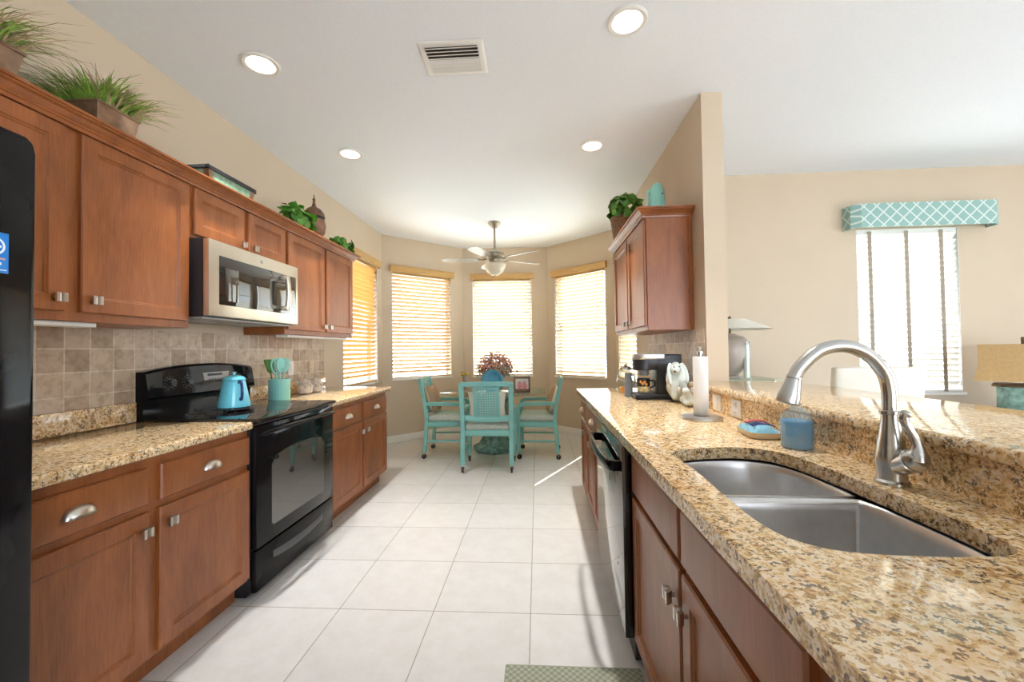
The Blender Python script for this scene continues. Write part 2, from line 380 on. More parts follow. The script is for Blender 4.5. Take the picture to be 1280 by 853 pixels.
def slab_with_holes(mb, outer, holes, z0, z1):
    bm = mb.bm; es = []
    for loop in [outer] + holes:
        v = [bm.verts.new((p[0], p[1], z0)) for p in loop]
        es += [bm.edges.new((v[i], v[(i + 1) % len(v)])) for i in range(len(v))]
    r = bmesh.ops.triangle_fill(bm, edges=es, use_beauty=True, use_dissolve=False, normal=(0, 0, 1))
    fs = [g for g in r['geom'] if isinstance(g, bmesh.types.BMFace)]
    e = bmesh.ops.extrude_face_region(bm, geom=fs)
    bmesh.ops.translate(bm, verts=[g for g in e['geom'] if isinstance(g, bmesh.types.BMVert)], vec=(0, 0, z1 - z0))
    return mb
def catmull(pts, n=6):
    out = []; m = len(pts)
    for i in range(m):
        p0, p1, p2, p3 = (Vector(pts[(i + k - 1) % m]) for k in range(4))
        for j in range(n):
            t = j / n
            out.append(0.5 * ((2 * p1) + (p2 - p0) * t + (2 * p0 - 5 * p1 + 4 * p2 - p3) * t * t + (3 * p1 - p0 - 3 * p2 + p3) * t ** 3))
    return out
def spline(pts, n=8):
    P = [Vector(p) for p in pts]; P = [P[0] * 2 - P[1]] + P + [P[-1] * 2 - P[-2]]; out = []
    for i in range(1, len(P) - 2):
        p0, p1, p2, p3 = P[i - 1:i + 3]
        for j in range(n):
            t = j / n
            out.append(0.5 * ((2 * p1) + (p2 - p0) * t + (2 * p0 - 5 * p1 + 4 * p2 - p3) * t * t + (3 * p1 - p0 - 3 * p2 + p3) * t ** 3))
    out.append(P[-2]); return out

# ------------------------------------------------------------------ room shell
H = 2.88
LIGHTS = [(-1.517, 2.193), (-1.495, 3.255), (0.458, 3.296), (0.467, 2.043)]
def wall_seg(name, a, b, openings=(), t=0.14, z1=H, z0=0.0, mat='wall'):
    """wall whose inside face runs a->b, room on the right-hand side of a->b; openings (s0,s1,z0,z1)"""
    a, b = Vector((a[0], a[1], 0)), Vector((b[0], b[1], 0)); d = (b - a); Ln = d.length; d.normalize(); n = Vector((-d.y, d.x, 0))
    mb = MB()
    def blk(s0, s1, za, zb):
        if s1 - s0 < 1e-4 or zb - za < 1e-4: return
        r = lambda z: [a + d * s0 + Vector((0, 0, z)), a + d * s1 + Vector((0, 0, z)), a + d * s1 + n * t + Vector((0, 0, z)), a + d * s0 + n * t + Vector((0, 0, z))]
        mb.rings([r(za), r(zb)])
    s = 0.0
    for (s0, s1, za, zb) in sorted(openings):
        blk(s, s0, z0, z1); blk(s0, s1, z0, za); blk(s0, s1, zb, z1); s = s1
    blk(s, Ln, z0, z1)
    return struct(mb.build(name, M[mat]))
A0, A1, A2, A3, A4 = (-2.12, -4.0), (-2.12, 5.557), (-1.163, 6.486), (0.179, 6.539), (1.06, 5.66)
WZ0, WZ1 = 0.875, 2.40
wall_seg('wall_left', A0, A1, [(8.42, 9.39, WZ0, WZ1)])
wall_seg('wall_bay_left', A1, A2, [(0.148, 1.11, WZ0, WZ1)])
wall_seg('wall_bay_back', A2, A3, [(0.152, 1.085, WZ0 - 0.02, WZ1)])
wall_seg('wall_bay_right', A3, A4, [(0.14, 1.085, WZ0 - 0.02, WZ1)])
wall_seg('wall_right', (1.06, 5.66), (1.06, 2.67), [(0.17, 1.15, WZ0, WZ1)], t=0.132)
wall_seg('wall_dining', (1.19, 4.0), (6.2, 4.0), [(1.765, 2.65, 0.825, 2.33)])
wall_seg('wall_east', (6.2, 4.0), (6.2, -4.0), [(2.6, 4.9, 0.05, 2.3)])  # out of view; opening sized to balance the daylight
wall_seg('wall_back', (6.2, -4.0), (-2.12, -4.0), [(1.6, 5.3, 0.05, 2.3)])  # unseen back wall, added with a limited opening to cut daylight flood
struct(MB().box(-2.4, 6.4, -4.0, 6.8, -0.1, 0.0).build('floor', M['floor']))
circ = lambda x, y, r, n=40: [(x + r * math.cos(2 * math.pi * i / n), y + r * math.sin(2 * math.pi * i / n)) for i in range(n)]
cb = slab_with_holes(MB(), [(-2.27, -4), (-2.27, 5.6), (-1.2, 6.65), (0.25, 6.7), (1.2, 5.75), (1.2, 4.15), (6.35, 4.15), (6.35, -4)], [circ(x, y, 0.075) for x, y in LIGHTS], H, H + 0.25)
struct(cb.build('ceiling', M['ceil']))
def baseboard(name, a, b):
    a, b = Vector((*a, 0)), Vector((*b, 0)); d = (b - a).normalized(); n = Vector((d.y, -d.x, 0)); mb = MB()
    prof = [(0, 0), (0.014, 0), (0.014, 0.075), (0.008, 0.088), (0.004, 0.095), (0, 0.097)]
    mb.rings([[q + n * (p[0]) + Vector((0, 0, p[1])) for p in prof] for q in (a, b)]); return struct(mb.build(name, M['white']))
baseboard('baseboard_left', (-2.119, 4.1), A1); baseboard('baseboard_bay_left', A1, A2); baseboard('baseboard_bay_back', A2, A3)
baseboard('baseboard_bay_right', A3, A4); baseboard('baseboard_right', (1.059, 5.66), (1.059, 3.75)); baseboard('baseboard_dining', (1.2, 3.999), (6.2, 3.999))
# low wall carrying the raised bar
struct(MB().box(0.985, 1.19, -0.7, 2.669, 0, 1.014).build('wall_bar', M['wall']))
# outside
struct(MB().box(-16, 18, -16, 26, -0.5, -0.15).build('ground_outside', M['bounceground']))
nb = MB(); nb.box(-7.4, -6.6, 1.5, 10.5, -0.15, 3.2); nb.box(-7.6, -6.35, 1.3, 10.7, 3.2, 3.4)  # unseen wall added so the left windows look golden
struct(nb.build('wall_added_backdrop', M['goldbackdrop']))

# ------------------------------------------------------------------ windows and blinds
def frame_axes(a, b):
    a, b = Vector((*a, 0)), Vector((*b, 0)); d = (b - a).normalized(); return a, d, Vector((-d.y, d.x, 0))
def obox(mb, O, d, n, s0, s1, t0, t1, z0, z1):
    p = lambda s, t, z: O + d * s + n * t + Vector((0, 0, z))
    mb.rings([[p(s0, t0, z), p(s1, t0, z), p(s1, t1, z), p(s0, t1, z)] for z in (z0, z1)])
WN = [0]
def window(a, b, s0, s1, z0, z1, t=0.14):
    WN[0] += 1; O, d, n = frame_axes(a, b); mid = O + d * (s0 + s1) / 2 + n * t * 0.6
    root = bpy.data.objects.new('window_%d' % WN[0], None); COL.objects.link(root); root.location = (mid.x, mid.y, z0); root['kind'] = 'structure'
    f = MB(); w = 0.022
    e = 0.001
    obox(f, O, d, n, s0 + e, s0 + w, 0.10, 0.138, z0 + e, z1 - e); obox(f, O, d, n, s1 - w, s1 - e, 0.10, 0.138, z0 + e, z1 - e)
    obox(f, O, d, n, s0 + w, s1 - w, 0.10, 0.138, z0 + e, z0 + w); obox(f, O, d, n, s0 + w, s1 - w, 0.10, 0.138, z1 - w, z1 - e)
    for q0, q1 in ((s0 + 0.0006, s0 + 0.004), (s1 - 0.004, s1 - 0.0006)): obox(f, O, d, n, q0, q1, 0.0, 0.0999, z0 + 0.001, z1 - 0.001)  # thin white jamb liners added to brighten the dark reveals
    obox(f, O, d, n, s0 + 0.004, s1 - 0.004, 0.0, 0.0999, z1 - 0.004, z1 - 0.001)
    f.build('window_frame', M['white'], root)
    zm = (z0 + z1) / 2 - 0.03; m = MB(); obox(m, O, d, n, s0 + w, s1 - w, 0.108, 0.134, zm - 0.02, zm + 0.02); m.build('meeting_rail', M['white'], root)
    p = MB(); obox(p, O, d, n, s0 + w, s1 - w, 0.119, 0.123, z0 + w, zm - 0.02); obox(p, O, d, n, s0 + w, s1 - w, 0.119, 0.123, zm + 0.02, z1 - w); p.build('pane', M['pane'], root)
    s = MB(); obox(s, O, d, n, s0 - 0.012, s1 + 0.012, -0.022, -0.001, z0 - 0.02, z0 + 0.004); obox(s, O, d, n, s0 + 0.001, s1 - 0.001, -0.001, 0.06, z0 + 0.001, z0 + 0.004); s.build('window_sill', M['white'], root)
def blind(a, b, s0, s1, z0, z1, tilt, slat, val, label, gapl=0.008, gapr=0.008, valance=True, cord=True, tapes=None, pitch=0.052, sw=0.056):
    O, d, n = frame_axes(a, b); mid = O + d * (s0 + s1) / 2
    root = thing('window_blind', label, 'window blind', (mid.x, mid.y, z0), group=None)
    a0, a1 = s0 + gapl, s1 - gapr; tc = 0.026
    h = MB(); obox(h, O, d, n, a0, a1, tc - 0.024, tc + 0.024, z1 - 0.05, z1 - 0.002); h.build('headrail', M[val], root)
    if valance:
        v = MB(); obox(v, O, d, n, s0 - 0.035, s1 + 0.035, -0.05, -0.036, z1 - 0.02, z1 + 0.065)
        obox(v, O, d, n, s0 - 0.035, s0 - 0.022, -0.036, -0.001, z1 - 0.02, z1 + 0.065); obox(v, O, d, n, s1 + 0.022, s1 + 0.035, -0.036, -0.001, z1 - 0.02, z1 + 0.065)
        obox(v, O, d, n, s0 - 0.038, s1 + 0.038, -0.055, -0.034, z1 + 0.052, z1 + 0.068)
        v.build('valance', M[val], root)
    sl = MB(); zt = z1 - 0.075; zb = z0 + 0.05; k = int((zt - zb) / pitch); ct, st = math.cos(tilt), math.sin(tilt)
    for i in range(k + 1):
        z = zt - i * pitch; prof = []
        for q in range(5):
            u = (q / 4 - 0.5) * sw; cr = 0.003 * (1 - (2 * q / 4 - 1) ** 2)
            prof.append((-u * ct - cr * st, u * st * 1 + cr * ct))      # inner edge up
        P = [(x, y + 0.0014) for x, y in prof] + [(x, y - 0.0014) for x, y in reversed(prof)]
        sl.rings([[O + d * s + n * (tc + p[0]) + Vector((0, 0, z + p[1])) for p in P] for s in (a0, a1)])
    sl.build('slats', M[slat], root)
    br = MB(); obox(br, O, d, n, a0, a1, tc - 0.025, tc + 0.025, z0 + 0.008, z0 + 0.026); br.build('bottom_rail', M[val], root)
    if tapes:
        for s in tapes:
            t = MB(); obox(t, O, d, n, s - 0.017, s + 0.017, tc - 0.033, tc - 0.031, z0 + 0.008, z1 - 0.02); t.build('ladder_tape', M['tape'], root)
    else:
        for s in (a0 + 0.12, a1 - 0.12):
            t = MB()
            for q in (-0.028, 0.028): t.cyl(O + d * s + n * (tc + q) + Vector((0, 0, z0 + 0.02)), O + d * s + n * (tc + q) + Vector((0, 0, z1 - 0.04)), 0.0012, seg=6)
            t.build('ladder_cord', M[val], root)
    if cord:
        for s, zl in ((a1 - 0.09, 0.55), (a0 + 0.1, 0.75)):
            t = MB(); p0 = O + d * s + n * (tc - 0.036); t.cyl(p0 + Vector((0, 0, z1 - 0.05)), p0 + Vector((0, 0, z1 - zl)), 0.0015, seg=6)
            t.lathe([(0.002, 0.02), (0.006, 0.005), (0.007, -0.02), (0.002, -0.024)], tuple(p0 + Vector((0, 0, z1 - zl))), 10); t.build('pull_cord', M[val], root)
    return root
R = math.radians
LW0, LW1 = (-2.12, -4.0), (-2.12, 5.557)
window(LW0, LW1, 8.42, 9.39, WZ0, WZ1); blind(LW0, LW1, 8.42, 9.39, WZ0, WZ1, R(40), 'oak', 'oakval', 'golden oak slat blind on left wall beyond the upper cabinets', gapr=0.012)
window(A1, A2, 0.148, 1.11, WZ0, WZ1); blind(A1, A2, 0.148, 1.11, WZ0, WZ1, R(38), 'oakslat_lit', 'oakval', 'oak slat blind, paled for backlight, with oak valance behind left dining chair')
window(A2, A3, 0.152, 1.085, WZ0 - 0.02, WZ1); blind(A2, A3, 0.152, 1.085, WZ0 - 0.02, WZ1, R(38), 'oakslat_blown', 'oakval', 'brightest open slat blind directly behind ceiling fan and flowers')
window(A3, A4, 0.14, 1.085, WZ0 - 0.02, WZ1); blind(A3, A4, 0.14, 1.085, WZ0 - 0.02, WZ1, R(38), 'oakslat_blown', 'oakval', 'oak slat blind, backlight in its colour, with oak valance behind right dining chair', gapr=0.032)
window((1.06, 5.66), (1.06, 2.67), 0.17, 1.15, WZ0, WZ1, 0.132); blind((1.06, 5.66), (1.06, 2.67), 0.17, 1.15, WZ0, WZ1, R(34), 'oakslat_blown', 'oakval', 'slat blind glimpsed below the right upper cabinet above coffee maker')
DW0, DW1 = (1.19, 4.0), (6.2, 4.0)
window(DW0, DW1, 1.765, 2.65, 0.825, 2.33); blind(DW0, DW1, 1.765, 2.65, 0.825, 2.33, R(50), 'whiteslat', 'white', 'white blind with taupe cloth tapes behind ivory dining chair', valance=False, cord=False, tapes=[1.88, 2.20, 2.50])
cv = MB(); CX0, CX1 = 2.84, 4.09
outl = [(CX0, 3.998), (CX0, 3.90), (CX0 + 0.06, 3.855), (CX1 - 0.06, 3.855), (CX1, 3.90), (CX1, 3.998), (CX1 - 0.012, 3.998), (CX1 - 0.012, 3.907), (CX1 - 0.065, 3.867), (CX0 + 0.065, 3.867), (CX0 + 0.012, 3.907), (CX0 + 0.012, 3.998)]
cv.prism(outl, 'z', 2.315, 2.525); cv.box(CX0 + 0.02, CX1 - 0.02, 3.88, 3.997, 2.505, 2.52)
tag(cv.build('window_cornice', M['trellis']), 'padded teal trellis fabric cornice over the dining room window', 'window cornice')

# ------------------------------------------------------------------ cabinets
def rect_rings(mb, axis_x, sgn, y0, y1, z0, z1, prof):
    """door-like slab on plane x=axis_x, facing sgn; prof = [(inset, out)] from back to centre"""
    rs = [[(axis_x + sgn * o, y0 + i, z0 + i), (axis_x + sgn * o, y1 - i, z0 + i), (axis_x + sgn * o, y1 - i, z1 - i), (axis_x + sgn * o, y0 + i, z1 - i)] for i, o in prof]
    mb.rings(rs); return mb
DOOR = [(0, 0), (0, 0.014), (0.004, 0.019), (0.056, 0.019), (0.060, 0.013), (0.064, 0.013), (0.068, 0.008)]
SLAB = [(0, 0), (0, 0.013), (0.005, 0.019), (0.012, 0.02)]
def knob(parent, x, sgn, y, z):
    mb = MB(); w, h = 0.019, 0.017
    mb.cyl((x, y, z), (x + sgn * 0.016, y, z), 0.006, seg=10)
    for k in (-1, 1):
        mb.prism([(x + sgn * 0.010, y + k * 0.0045), (x + sgn * 0.010, y + k * 0.010), (x + sgn * 0.022, y + k * w), (x + sgn * 0.028, y + k * w), (x + sgn * 0.028, y + k * 0.0085), (x + sgn * 0.018, y + k * 0.0045)], 'z', z - h, z + h)
    mb.box(x + sgn * 0.010, x + sgn * 0.017, y - 0.0046, y + 0.0046, z - h * 0.9, z + h * 0.9)
    return mb.build('knob', M['nickel'], parent)
def cup(parent, x, sgn, y, z, w=0.05):
    mb = MB(); rs = []
    for j in range(9):
        a = math.pi / 2 * j / 8; rs.append([(x + sgn * (0.028 * math.cos(a) * math.sin(b) + 0.0005), y + w * math.cos(b), z - 0.016 + 0.036 * math.sin(a) * math.sin(b) ** 0.8) for b in [math.pi * i / 20 for i in range(21)]])
    mb.rings(rs, closed=False)
    bmesh.ops.solidify(mb.bm, geom=list(mb.bm.faces), thickness=0.002)
    return mb.build('cup_pull', M['nickel'], parent, sharp=50)
def door(parent, x, sgn, y0, y1, z0, z1, kn=None):
    d = rect_rings(MB(), x, sgn, y0, y1, z0, z1, DOOR).build('door', M['wood'], parent, sharp=20)
    if kn: knob(d, x + sgn * 0.019, sgn, *kn)
    return d
def drawer(parent, x, sgn, y0, y1, z0, z1, pull=True, pz=0):
    d = rect_rings(MB(), x, sgn, y0, y1, z0, z1, SLAB).build('drawer', M['wood'], parent, sharp=20)
    if pull: cup(d, x + sgn * 0.02, sgn, (y0 + y1) / 2, (z0 + z1) / 2 + pz)
    return d
def base_body(parent, x, sgn, xb, y0, y1, extra_side=None):
    mb = MB(); mb.box(xb, x, y0, y1, 0.105, 0.873)
    mb.box(xb, x - sgn * 0.065, y0 + 0.002, y1 - 0.002, 0.0, 0.106)
    return mb.build('body', M['wood'], parent, bevel=0.0015, seg=1)
XB = -1.492        # face of the left base boxes (doors stand 2 cm proud)
t = thing('base_cabinet', 'stained base cabinet with two doors between refrigerator and black range', 'base cabinet', (-1.8, 1.52, 0), group='base cabinets')
base_body(t, XB, 1, -2.115, 0.985, 2.05)
drawer(t, XB, 1, 1.005, 1.492, 0.698, 0.836); drawer(t, XB, 1, 1.545, 2.043, 0.698, 0.838)
door(t, XB, 1, 1.005, 1.498, 0.122, 0.668, (1.466, 0.602)); door(t, XB, 1, 1.541, 2.043, 0.122, 0.668, (1.575, 0.605))
t = thing('base_cabinet', 'stained base cabinet past the range, near the left dining chair', 'base cabinet', (-1.8, 3.44, 0), group='base cabinets')
base_body(t, XB, 1, -2.115, 2.875, 3.985)
drawer(t, XB, 1, 2.90, 3.40, 0.698, 0.838); drawer(t, XB, 1, 3.445, 3.965, 0.698, 0.838)
door(t, XB, 1, 2.90, 3.412, 0.122, 0.680, (3.375, 0.60)); door(t, XB, 1, 3.44, 3.97, 0.122, 0.680, (3.485, 0.60))
XU = -1.81
def upper(label, y0, y1, z0, doors, zt=2.17, rail=True):
    t = thing('upper_cabinet', label, 'upper cabinet', (-1.96, (y0 + y1) / 2, z0), group='upper cabinets')
    mb = MB(); mb.box(-2.117, XU, y0, y1, z0, zt); mb.build('body', M['wood'], t, bevel=0.0015, seg=1)
    for a, b, c, d_, kn in doors: door(t, XU, 1, a, b, c, d_, kn)
    return t
upper('tall upper cabinet beside refrigerator with two long doors', 0.972, 2.05, 1.400, [(0.985, 1.469, 1.435, 2.148, (1.437, 1.485)), (1.525, 2.033, 1.435, 2.148, (1.565, 1.487))])
upper('short upper cabinet with two low doors above the microwave', 2.051, 2.868, 1.878, [(2.066, 2.440, 1.897, 2.148, (2.41, 1.927)), (2.480, 2.855, 1.897, 2.148, (2.515, 1.927))])
upper('upper cabinet with two long doors next to the left window', 2.869, 3.952, 1.400, [(2.888, 3.402, 1.435, 2.148, (3.375, 1.478)), (3.440, 3.938, 1.435, 2.148, (3.475, 1.478))])
CROWN = [(-0.005, 2.135), (0.012, 2.135), (0.014, 2.150), (0.020, 2.154), (0.020, 2.162), (0.030, 2.170), (0.040, 2.184), (0.052, 2.190), (0.052, 2.197), (0.060, 2.200), (0.060, 2.212), (-0.005, 2.212)]
CROWN = [(o, 2.150 + (z - 2.135) * 0.81) for o, z in CROWN]
cm = MB(); cx = XU + 0.012
def crown_path(mb, path_fn, prof):
    mb.rings([[path_fn(k, o) + (z,) for o, z in prof] for k in range(3)])
yE = 3.952
crown_path(cm, lambda k, o: [(cx + o, 0.9), (cx + o, yE + o), (-2.117, yE + o)][k], CROWN)
cm.box(-2.117, cx, 0.9, yE, 2.1705, 2.174)
tag(cm.build('cabinet_crown', M['wood'], sharp=25), 'stepped wooden crown running along top of left upper cabinets', 'cabinet crown')
for y0, y1, lb in ((1.02, 1.62, 'slim white under cabinet light strip left of the range'), (2.95, 3.9, 'slim white under cabinet light strip right of the range')):
    u = MB(); u.box(-1.93, -1.835, y0, y1, 1.381, 1.399, 0.003); tag(u.build('under_cabinet_light', M['white']), lb, 'light')

# right wall cabinet
t = thing('upper_cabinet', 'single upper cabinet mounted on right wall over the coffee maker', 'upper cabinet', (0.9, 3.37, 1.39), group='upper cabinets')
XRU = 0.752
mb = MB(); mb.box(XRU, 1.058, 2.862, 3.97, 1.385, 2.17); mb.box(XRU + 0.3 - 0.02, 1.058, 2.857, 2.863, 1.383, 2.15); mb.build('body', M['wood'], t, bevel=0.0015, seg=1)
door(t, XRU, -1, 2.875, 3.375, 1.415, 2.148, (3.335, 1.46)); door(t, XRU, -1, 3.405, 3.955, 1.415, 2.148, (3.445, 1.46))
cm = MB(); cx2 = XRU - 0.012
crown_path(cm, lambda k, o: [(1.058, 2.862 - o), (cx2 - o, 2.862 - o), (cx2 - o, 3.97)][k], CROWN)
cm.box(cx2, 1.058, 2.862, 3.97, 2.1705, 2.174)
tag(cm.build('cabinet_crown', M['wood'], sharp=25), 'stepped wooden crown around top of single right wall cabinet', 'cabinet crown')

# right base units
XR = 0.385
t = thing('base_cabinet', 'stained sink base cabinet with two false drawer fronts', 'base cabinet', (0.7, 1.13, 0), group='base cabinets')
mb = MB(); mb.box(XR, XR + 0.02, 0.565, 1.695, 0.105, 0.873)
mb.box(XR, 0.98, 1.677, 1.695, 0.105, 0.873); mb.box(XR, 0.98, 0.565, 0.583, 0.105, 0.873); mb.box(XR, 0.98, 0.565, 1.695, 0.105, 0.12); mb.box(XR + 0.065, XR + 0.08, 0.567, 1.693, 0, 0.106)
mb.build('body', M['wood'], t)
drawer(t, XR, -1, 1.141, 1.683, 0.695, 0.838, False); drawer(t, XR, -1, 0.612, 1.122, 0.695, 0.838, False)
door(t, XR, -1, 1.141, 1.683, 0.115, 0.672, (1.178, 0.585)); door(t, XR, -1, 0.612, 1.122, 0.115, 0.672, (1.085, 0.585))
t = thing('base_cabinet', 'stained base cabinet under the counter nearest the camera', 'base cabinet', (0.7, 0.0, 0), group='base cabinets')
base_body(t, XR, -1, 0.98, -0.6, 0.563); drawer(t, XR, -1, 0.03, 0.525, 0.695, 0.838); door(t, XR, -1, 0.03, 0.525, 0.115, 0.672, (0.065, 0.585))
drawer(t, XR, -1, -0.56, -0.02, 0.695, 0.838); door(t, XR, -1, -0.56, -0.02, 0.115, 0.672)
t = thing('base_cabinet', 'stained base cabinet just past the dishwasher', 'base cabinet', (0.7, 2.86, 0), group='base cabinets')
base_body(t, XR, -1, 0.98, 2.43, 3.275); drawer(t, XR, -1, 2.45, 3.262, 0.698, 0.838); door(t, XR, -1, 2.45, 2.85, 0.115, 0.68, (2.81, 0.6)); door(t, XR, -1, 2.87, 3.262, 0.115, 0.68, (2.91, 0.6))
t = thing('base_cabinet', 'narrow stained base cabinet at far end of right counter', 'base cabinet', (0.7, 3.45, 0), group='base cabinets')
base_body(t, XR, -1, 1.055, 3.277, 3.62); drawer(t, XR, -1, 3.29, 3.605, 0.698, 0.838); door(t, XR, -1, 3.29, 3.605, 0.115, 0.68, (3.33, 0.6))

# ------------------------------------------------------------------ granite
def top(name, poly, holes, label, z0=0.875, z1=0.914, bev=0.012, cat='countertop'):
    o = slab_with_holes(MB(), poly, holes, z0, z1).build(name, M['granite'], None, bevel=bev, seg=4, sharp=40); return tag(o, label, cat)
c = top('countertop', [(-2.117, 0.985), (-1.457, 0.985), (-1.457, 2.05), (-2.117, 2.05)], [], 'gold granite countertop between refrigerator and range')
MB().box(-2.117, -2.095, 0.985, 2.05, 0.9145, 1.016, 0.003).build('backsplash', M['granite'], c)
c = top('countertop', [(-2.117, 2.875), (-1.457, 2.875), (-1.457, 4.06), (-1.475, 4.08), (-2.117, 4.08)], [], 'gold granite countertop on left, holding the utensil crock')
MB().box(-2.117, -2.095, 2.875, 3.99, 0.9145, 1.016, 0.003).build('backsplash', M['granite'], c)
SINKPTS = [(0.452, 1.435), (0.58, 1.487), (0.71, 1.492), (0.795, 1.42), (0.822, 1.25), (0.828, 1.05), (0.828, 0.86), (0.808, 0.762), (0.74, 0.735), (0.62, 0.732), (0.515, 0.745), (0.462, 0.78), (0.440, 0.83), (0.433, 0.91), (0.437, 1.05), (0.444, 1.20), (0.440, 1.33)]
SINK = [(p.x, p.y) for p in catmull([(x, y, 0) for x, y in SINKPTS], 4)]
c = top('countertop', [(0.337, -0.6), (0.972, -0.6), (0.972, 2.672), (1.057, 2.672), (1.057, 3.70), (0.345, 3.70), (0.337, 3.69)], [SINK], 'long gold granite countertop on right with sink cutout')
MB().box(0.964, 0.984, -0.6, 2.668, 0.9145, 1.0145).build('backsplash', M['granite'], c)
b = top('bar_top', [(0.943, -0.7), (1.53, -0.7), (1.53, 2.25), (1.51, 2.42), (1.44, 2.56), (1.33, 2.64), (1.19, 2.668), (0.943, 2.668)], [], 'raised gold granite bar ledge behind the sink', 1.015, 1.052, 0.013, 'bar top')
# tile backsplashes
tag(MB().box(-2.119, -2.110, 0.985, 3.99, 1.017, 1.399).build('tile_backsplash', M['stone']), 'tumbled stone tile backsplash along left wall behind range', 'backsplash')
tag(MB().box(1.050, 1.059, 2.69, 3.99, 0.915, 1.384).build('tile_backsplash', M['stone']), 'tumbled stone tile backsplash on right wall behind coffee maker', 'backsplash')

# sink
t = thing('sink', 'undermounted double bowl stainless steel sink', 'sink', (0.63, 1.11, 0.7))
def bowl(pts, z0):
    c_ = Vector((sum(p[0] for p in pts) / len(pts), sum(p[1] for p in pts) / len(pts)))
    mb = MB(); prof = [(1.02, 0.868), (0.985, 0.868), (0.965, 0.862), (0.95, 0.84), (0.90, z0 + 0.035), (0.87, z0 + 0.012), (0.80, z0 + 0.002), (0.1, z0)]
    prof += [(0.1, z0 - 0.004), (0.80, z0 - 0.002), (0.885, z0 + 0.008), (0.915, z0 + 0.034), (0.965, 0.838), (0.985, 0.858), (1.02, 0.864)]
    rs = [[(c_.x + (p[0] - c_.x) * k, c_.y + (p[1] - c_.y) * k, z) for p in pts] for k, z in prof]
    rs.append(rs[0]); mb.rings(rs, True, False, False)
    mb.lathe([(0.04, z0 - 0.02), (0.04, z0 + 0.003), (0.034, z0 + 0.004), (0.03, z0 - 0.003), (0.005, z0 - 0.003)], (c_.x, c_.y, 0), 24)
    return mb
yd = 1.135
def sub(side):
    P = [(0.425, yd + 0.012), (0.84, yd + 0.012)] if side > 0 else []
    if side > 0: raw = [(0.45, yd + 0.018), (0.46, yd + 0.012), (0.62, yd + 0.010), (0.80, yd + 0.012), (0.825, yd + 0.03), (0.832, 1.26), (0.815, 1.40), (0.76, 1.475), (0.70, 1.503), (0.58, 1.50), (0.48, 1.465), (0.436, 1.40), (0.432, 1.25), (0.438, yd + 0.05)]
    else: raw = [(0.82, yd - 0.03), (0.79, yd - 0.012), (0.62, yd - 0.010), (0.47, yd - 0.012), (0.435, yd - 0.04), (0.424, 1.0), (0.422, 0.90), (0.43, 0.82), (0.455, 0.765), (0.51, 0.73), (0.62, 0.718), (0.74, 0.721), (0.815, 0.75), (0.84, 0.85), (0.84, 1.0)]
    return [(p.x, p.y) for p in catmull([(x, y, 0) for x, y in raw], 4)]
bowl(sub(1), 0.70).build('bowl', M['steel'], t, sharp=60); bowl(sub(-1), 0.67).build('bowl', M['steel'], t, sharp=60)
dv = MB(); dv.box(0.45, 0.82, yd - 0.03, yd + 0.03, 0.8615, 0.8635, 0.0005); dv.build('divider', M['steel'], t)

# faucet
fx, fy = 0.889, 1.11
t = thing('faucet', 'brushed nickel gooseneck kitchen faucet with side lever', 'faucet', (fx, fy, 0.915))
FM = plain('brushed_nickel', (0.55, 0.54, 0.52), 0.24, 1.0, var=0.03)
MB().lathe([(0.036, 0.915), (0.036, 0.921), (0.031, 0.926), (0.030, 0.94), (0.033, 0.965), (0.033, 0.985), (0.029, 1.01), (0.023, 1.045), (0.019, 1.075), (0.0185, 1.088), (0.022, 1.090), (0.022, 1.097), (0.017, 1.099)], (fx, fy, 0), 32).build('body', FM, t)
pts = spline([(fx, fy, 1.095), (fx, fy, 1.15), (fx - 0.012, fy + .0, 1.195), (fx - 0.05, fy, 1.240), (fx - 0.105, fy, 1.262), (fx - 0.165, fy, 1.252), (fx - 0.213, fy, 1.212), (fx - 0.232, fy, 1.182)], 8)
MB().tube(pts, 0.0165, 20).build('spout', FM, t)
d = Vector((-0.30, 0, -1)).normalized(); p0 = Vector((fx - 0.231, fy, 1.185))
MB().tube([p0, p0 + d * 0.004, p0 + d * 0.006, p0 + d * 0.025, p0 + d * 0.05, p0 + d * 0.068, p0 + d * 0.072], [0.0175, 0.0185, 0.0175, 0.021, 0.027, 0.028, 0.024], 24).build('spray_head', FM, t)
q0 = Vector((fx, fy, 0.955)); hd = Vector((0.10, -1.0, 0.55)).normalized()
h = MB(); h.tube([q0, q0 + hd * 0.035, q0 + hd * 0.058, q0 + hd * 0.060, q0 + hd * 0.064, q0 + hd * 0.066, q0 + hd * 0.078, q0 + hd * 0.086], [0.024, 0.026, 0.027, 0.023, 0.023, 0.027, 0.026, 0.02], 24).build('valve', FM, t)
e0 = q0 + hd * 0.074
MB().tube(spline([e0, e0 + Vector((0.0, -0.002, 0.03)), e0 + Vector((-0.004, 0.004, 0.055)), e0 + Vector((-0.012, 0.012, 0.08)), e0 + Vector((-0.014, 0.014, 0.10)), e0 + Vector((-0.010, 0.008, 0.112))], 5), [0.024, 0.022, 0.020, 0.017, 0.014, 0.012, 0.0105, 0.010, 0.0095, 0.009, 0.009, 0.009, 0.0092, 0.0095, 0.010, 0.0105, 0.011, 0.0115, 0.012, 0.012, 0.012, 0.0118, 0.0115, 0.011, 0.010, 0.006][:26], 18).build('lever', FM, t)

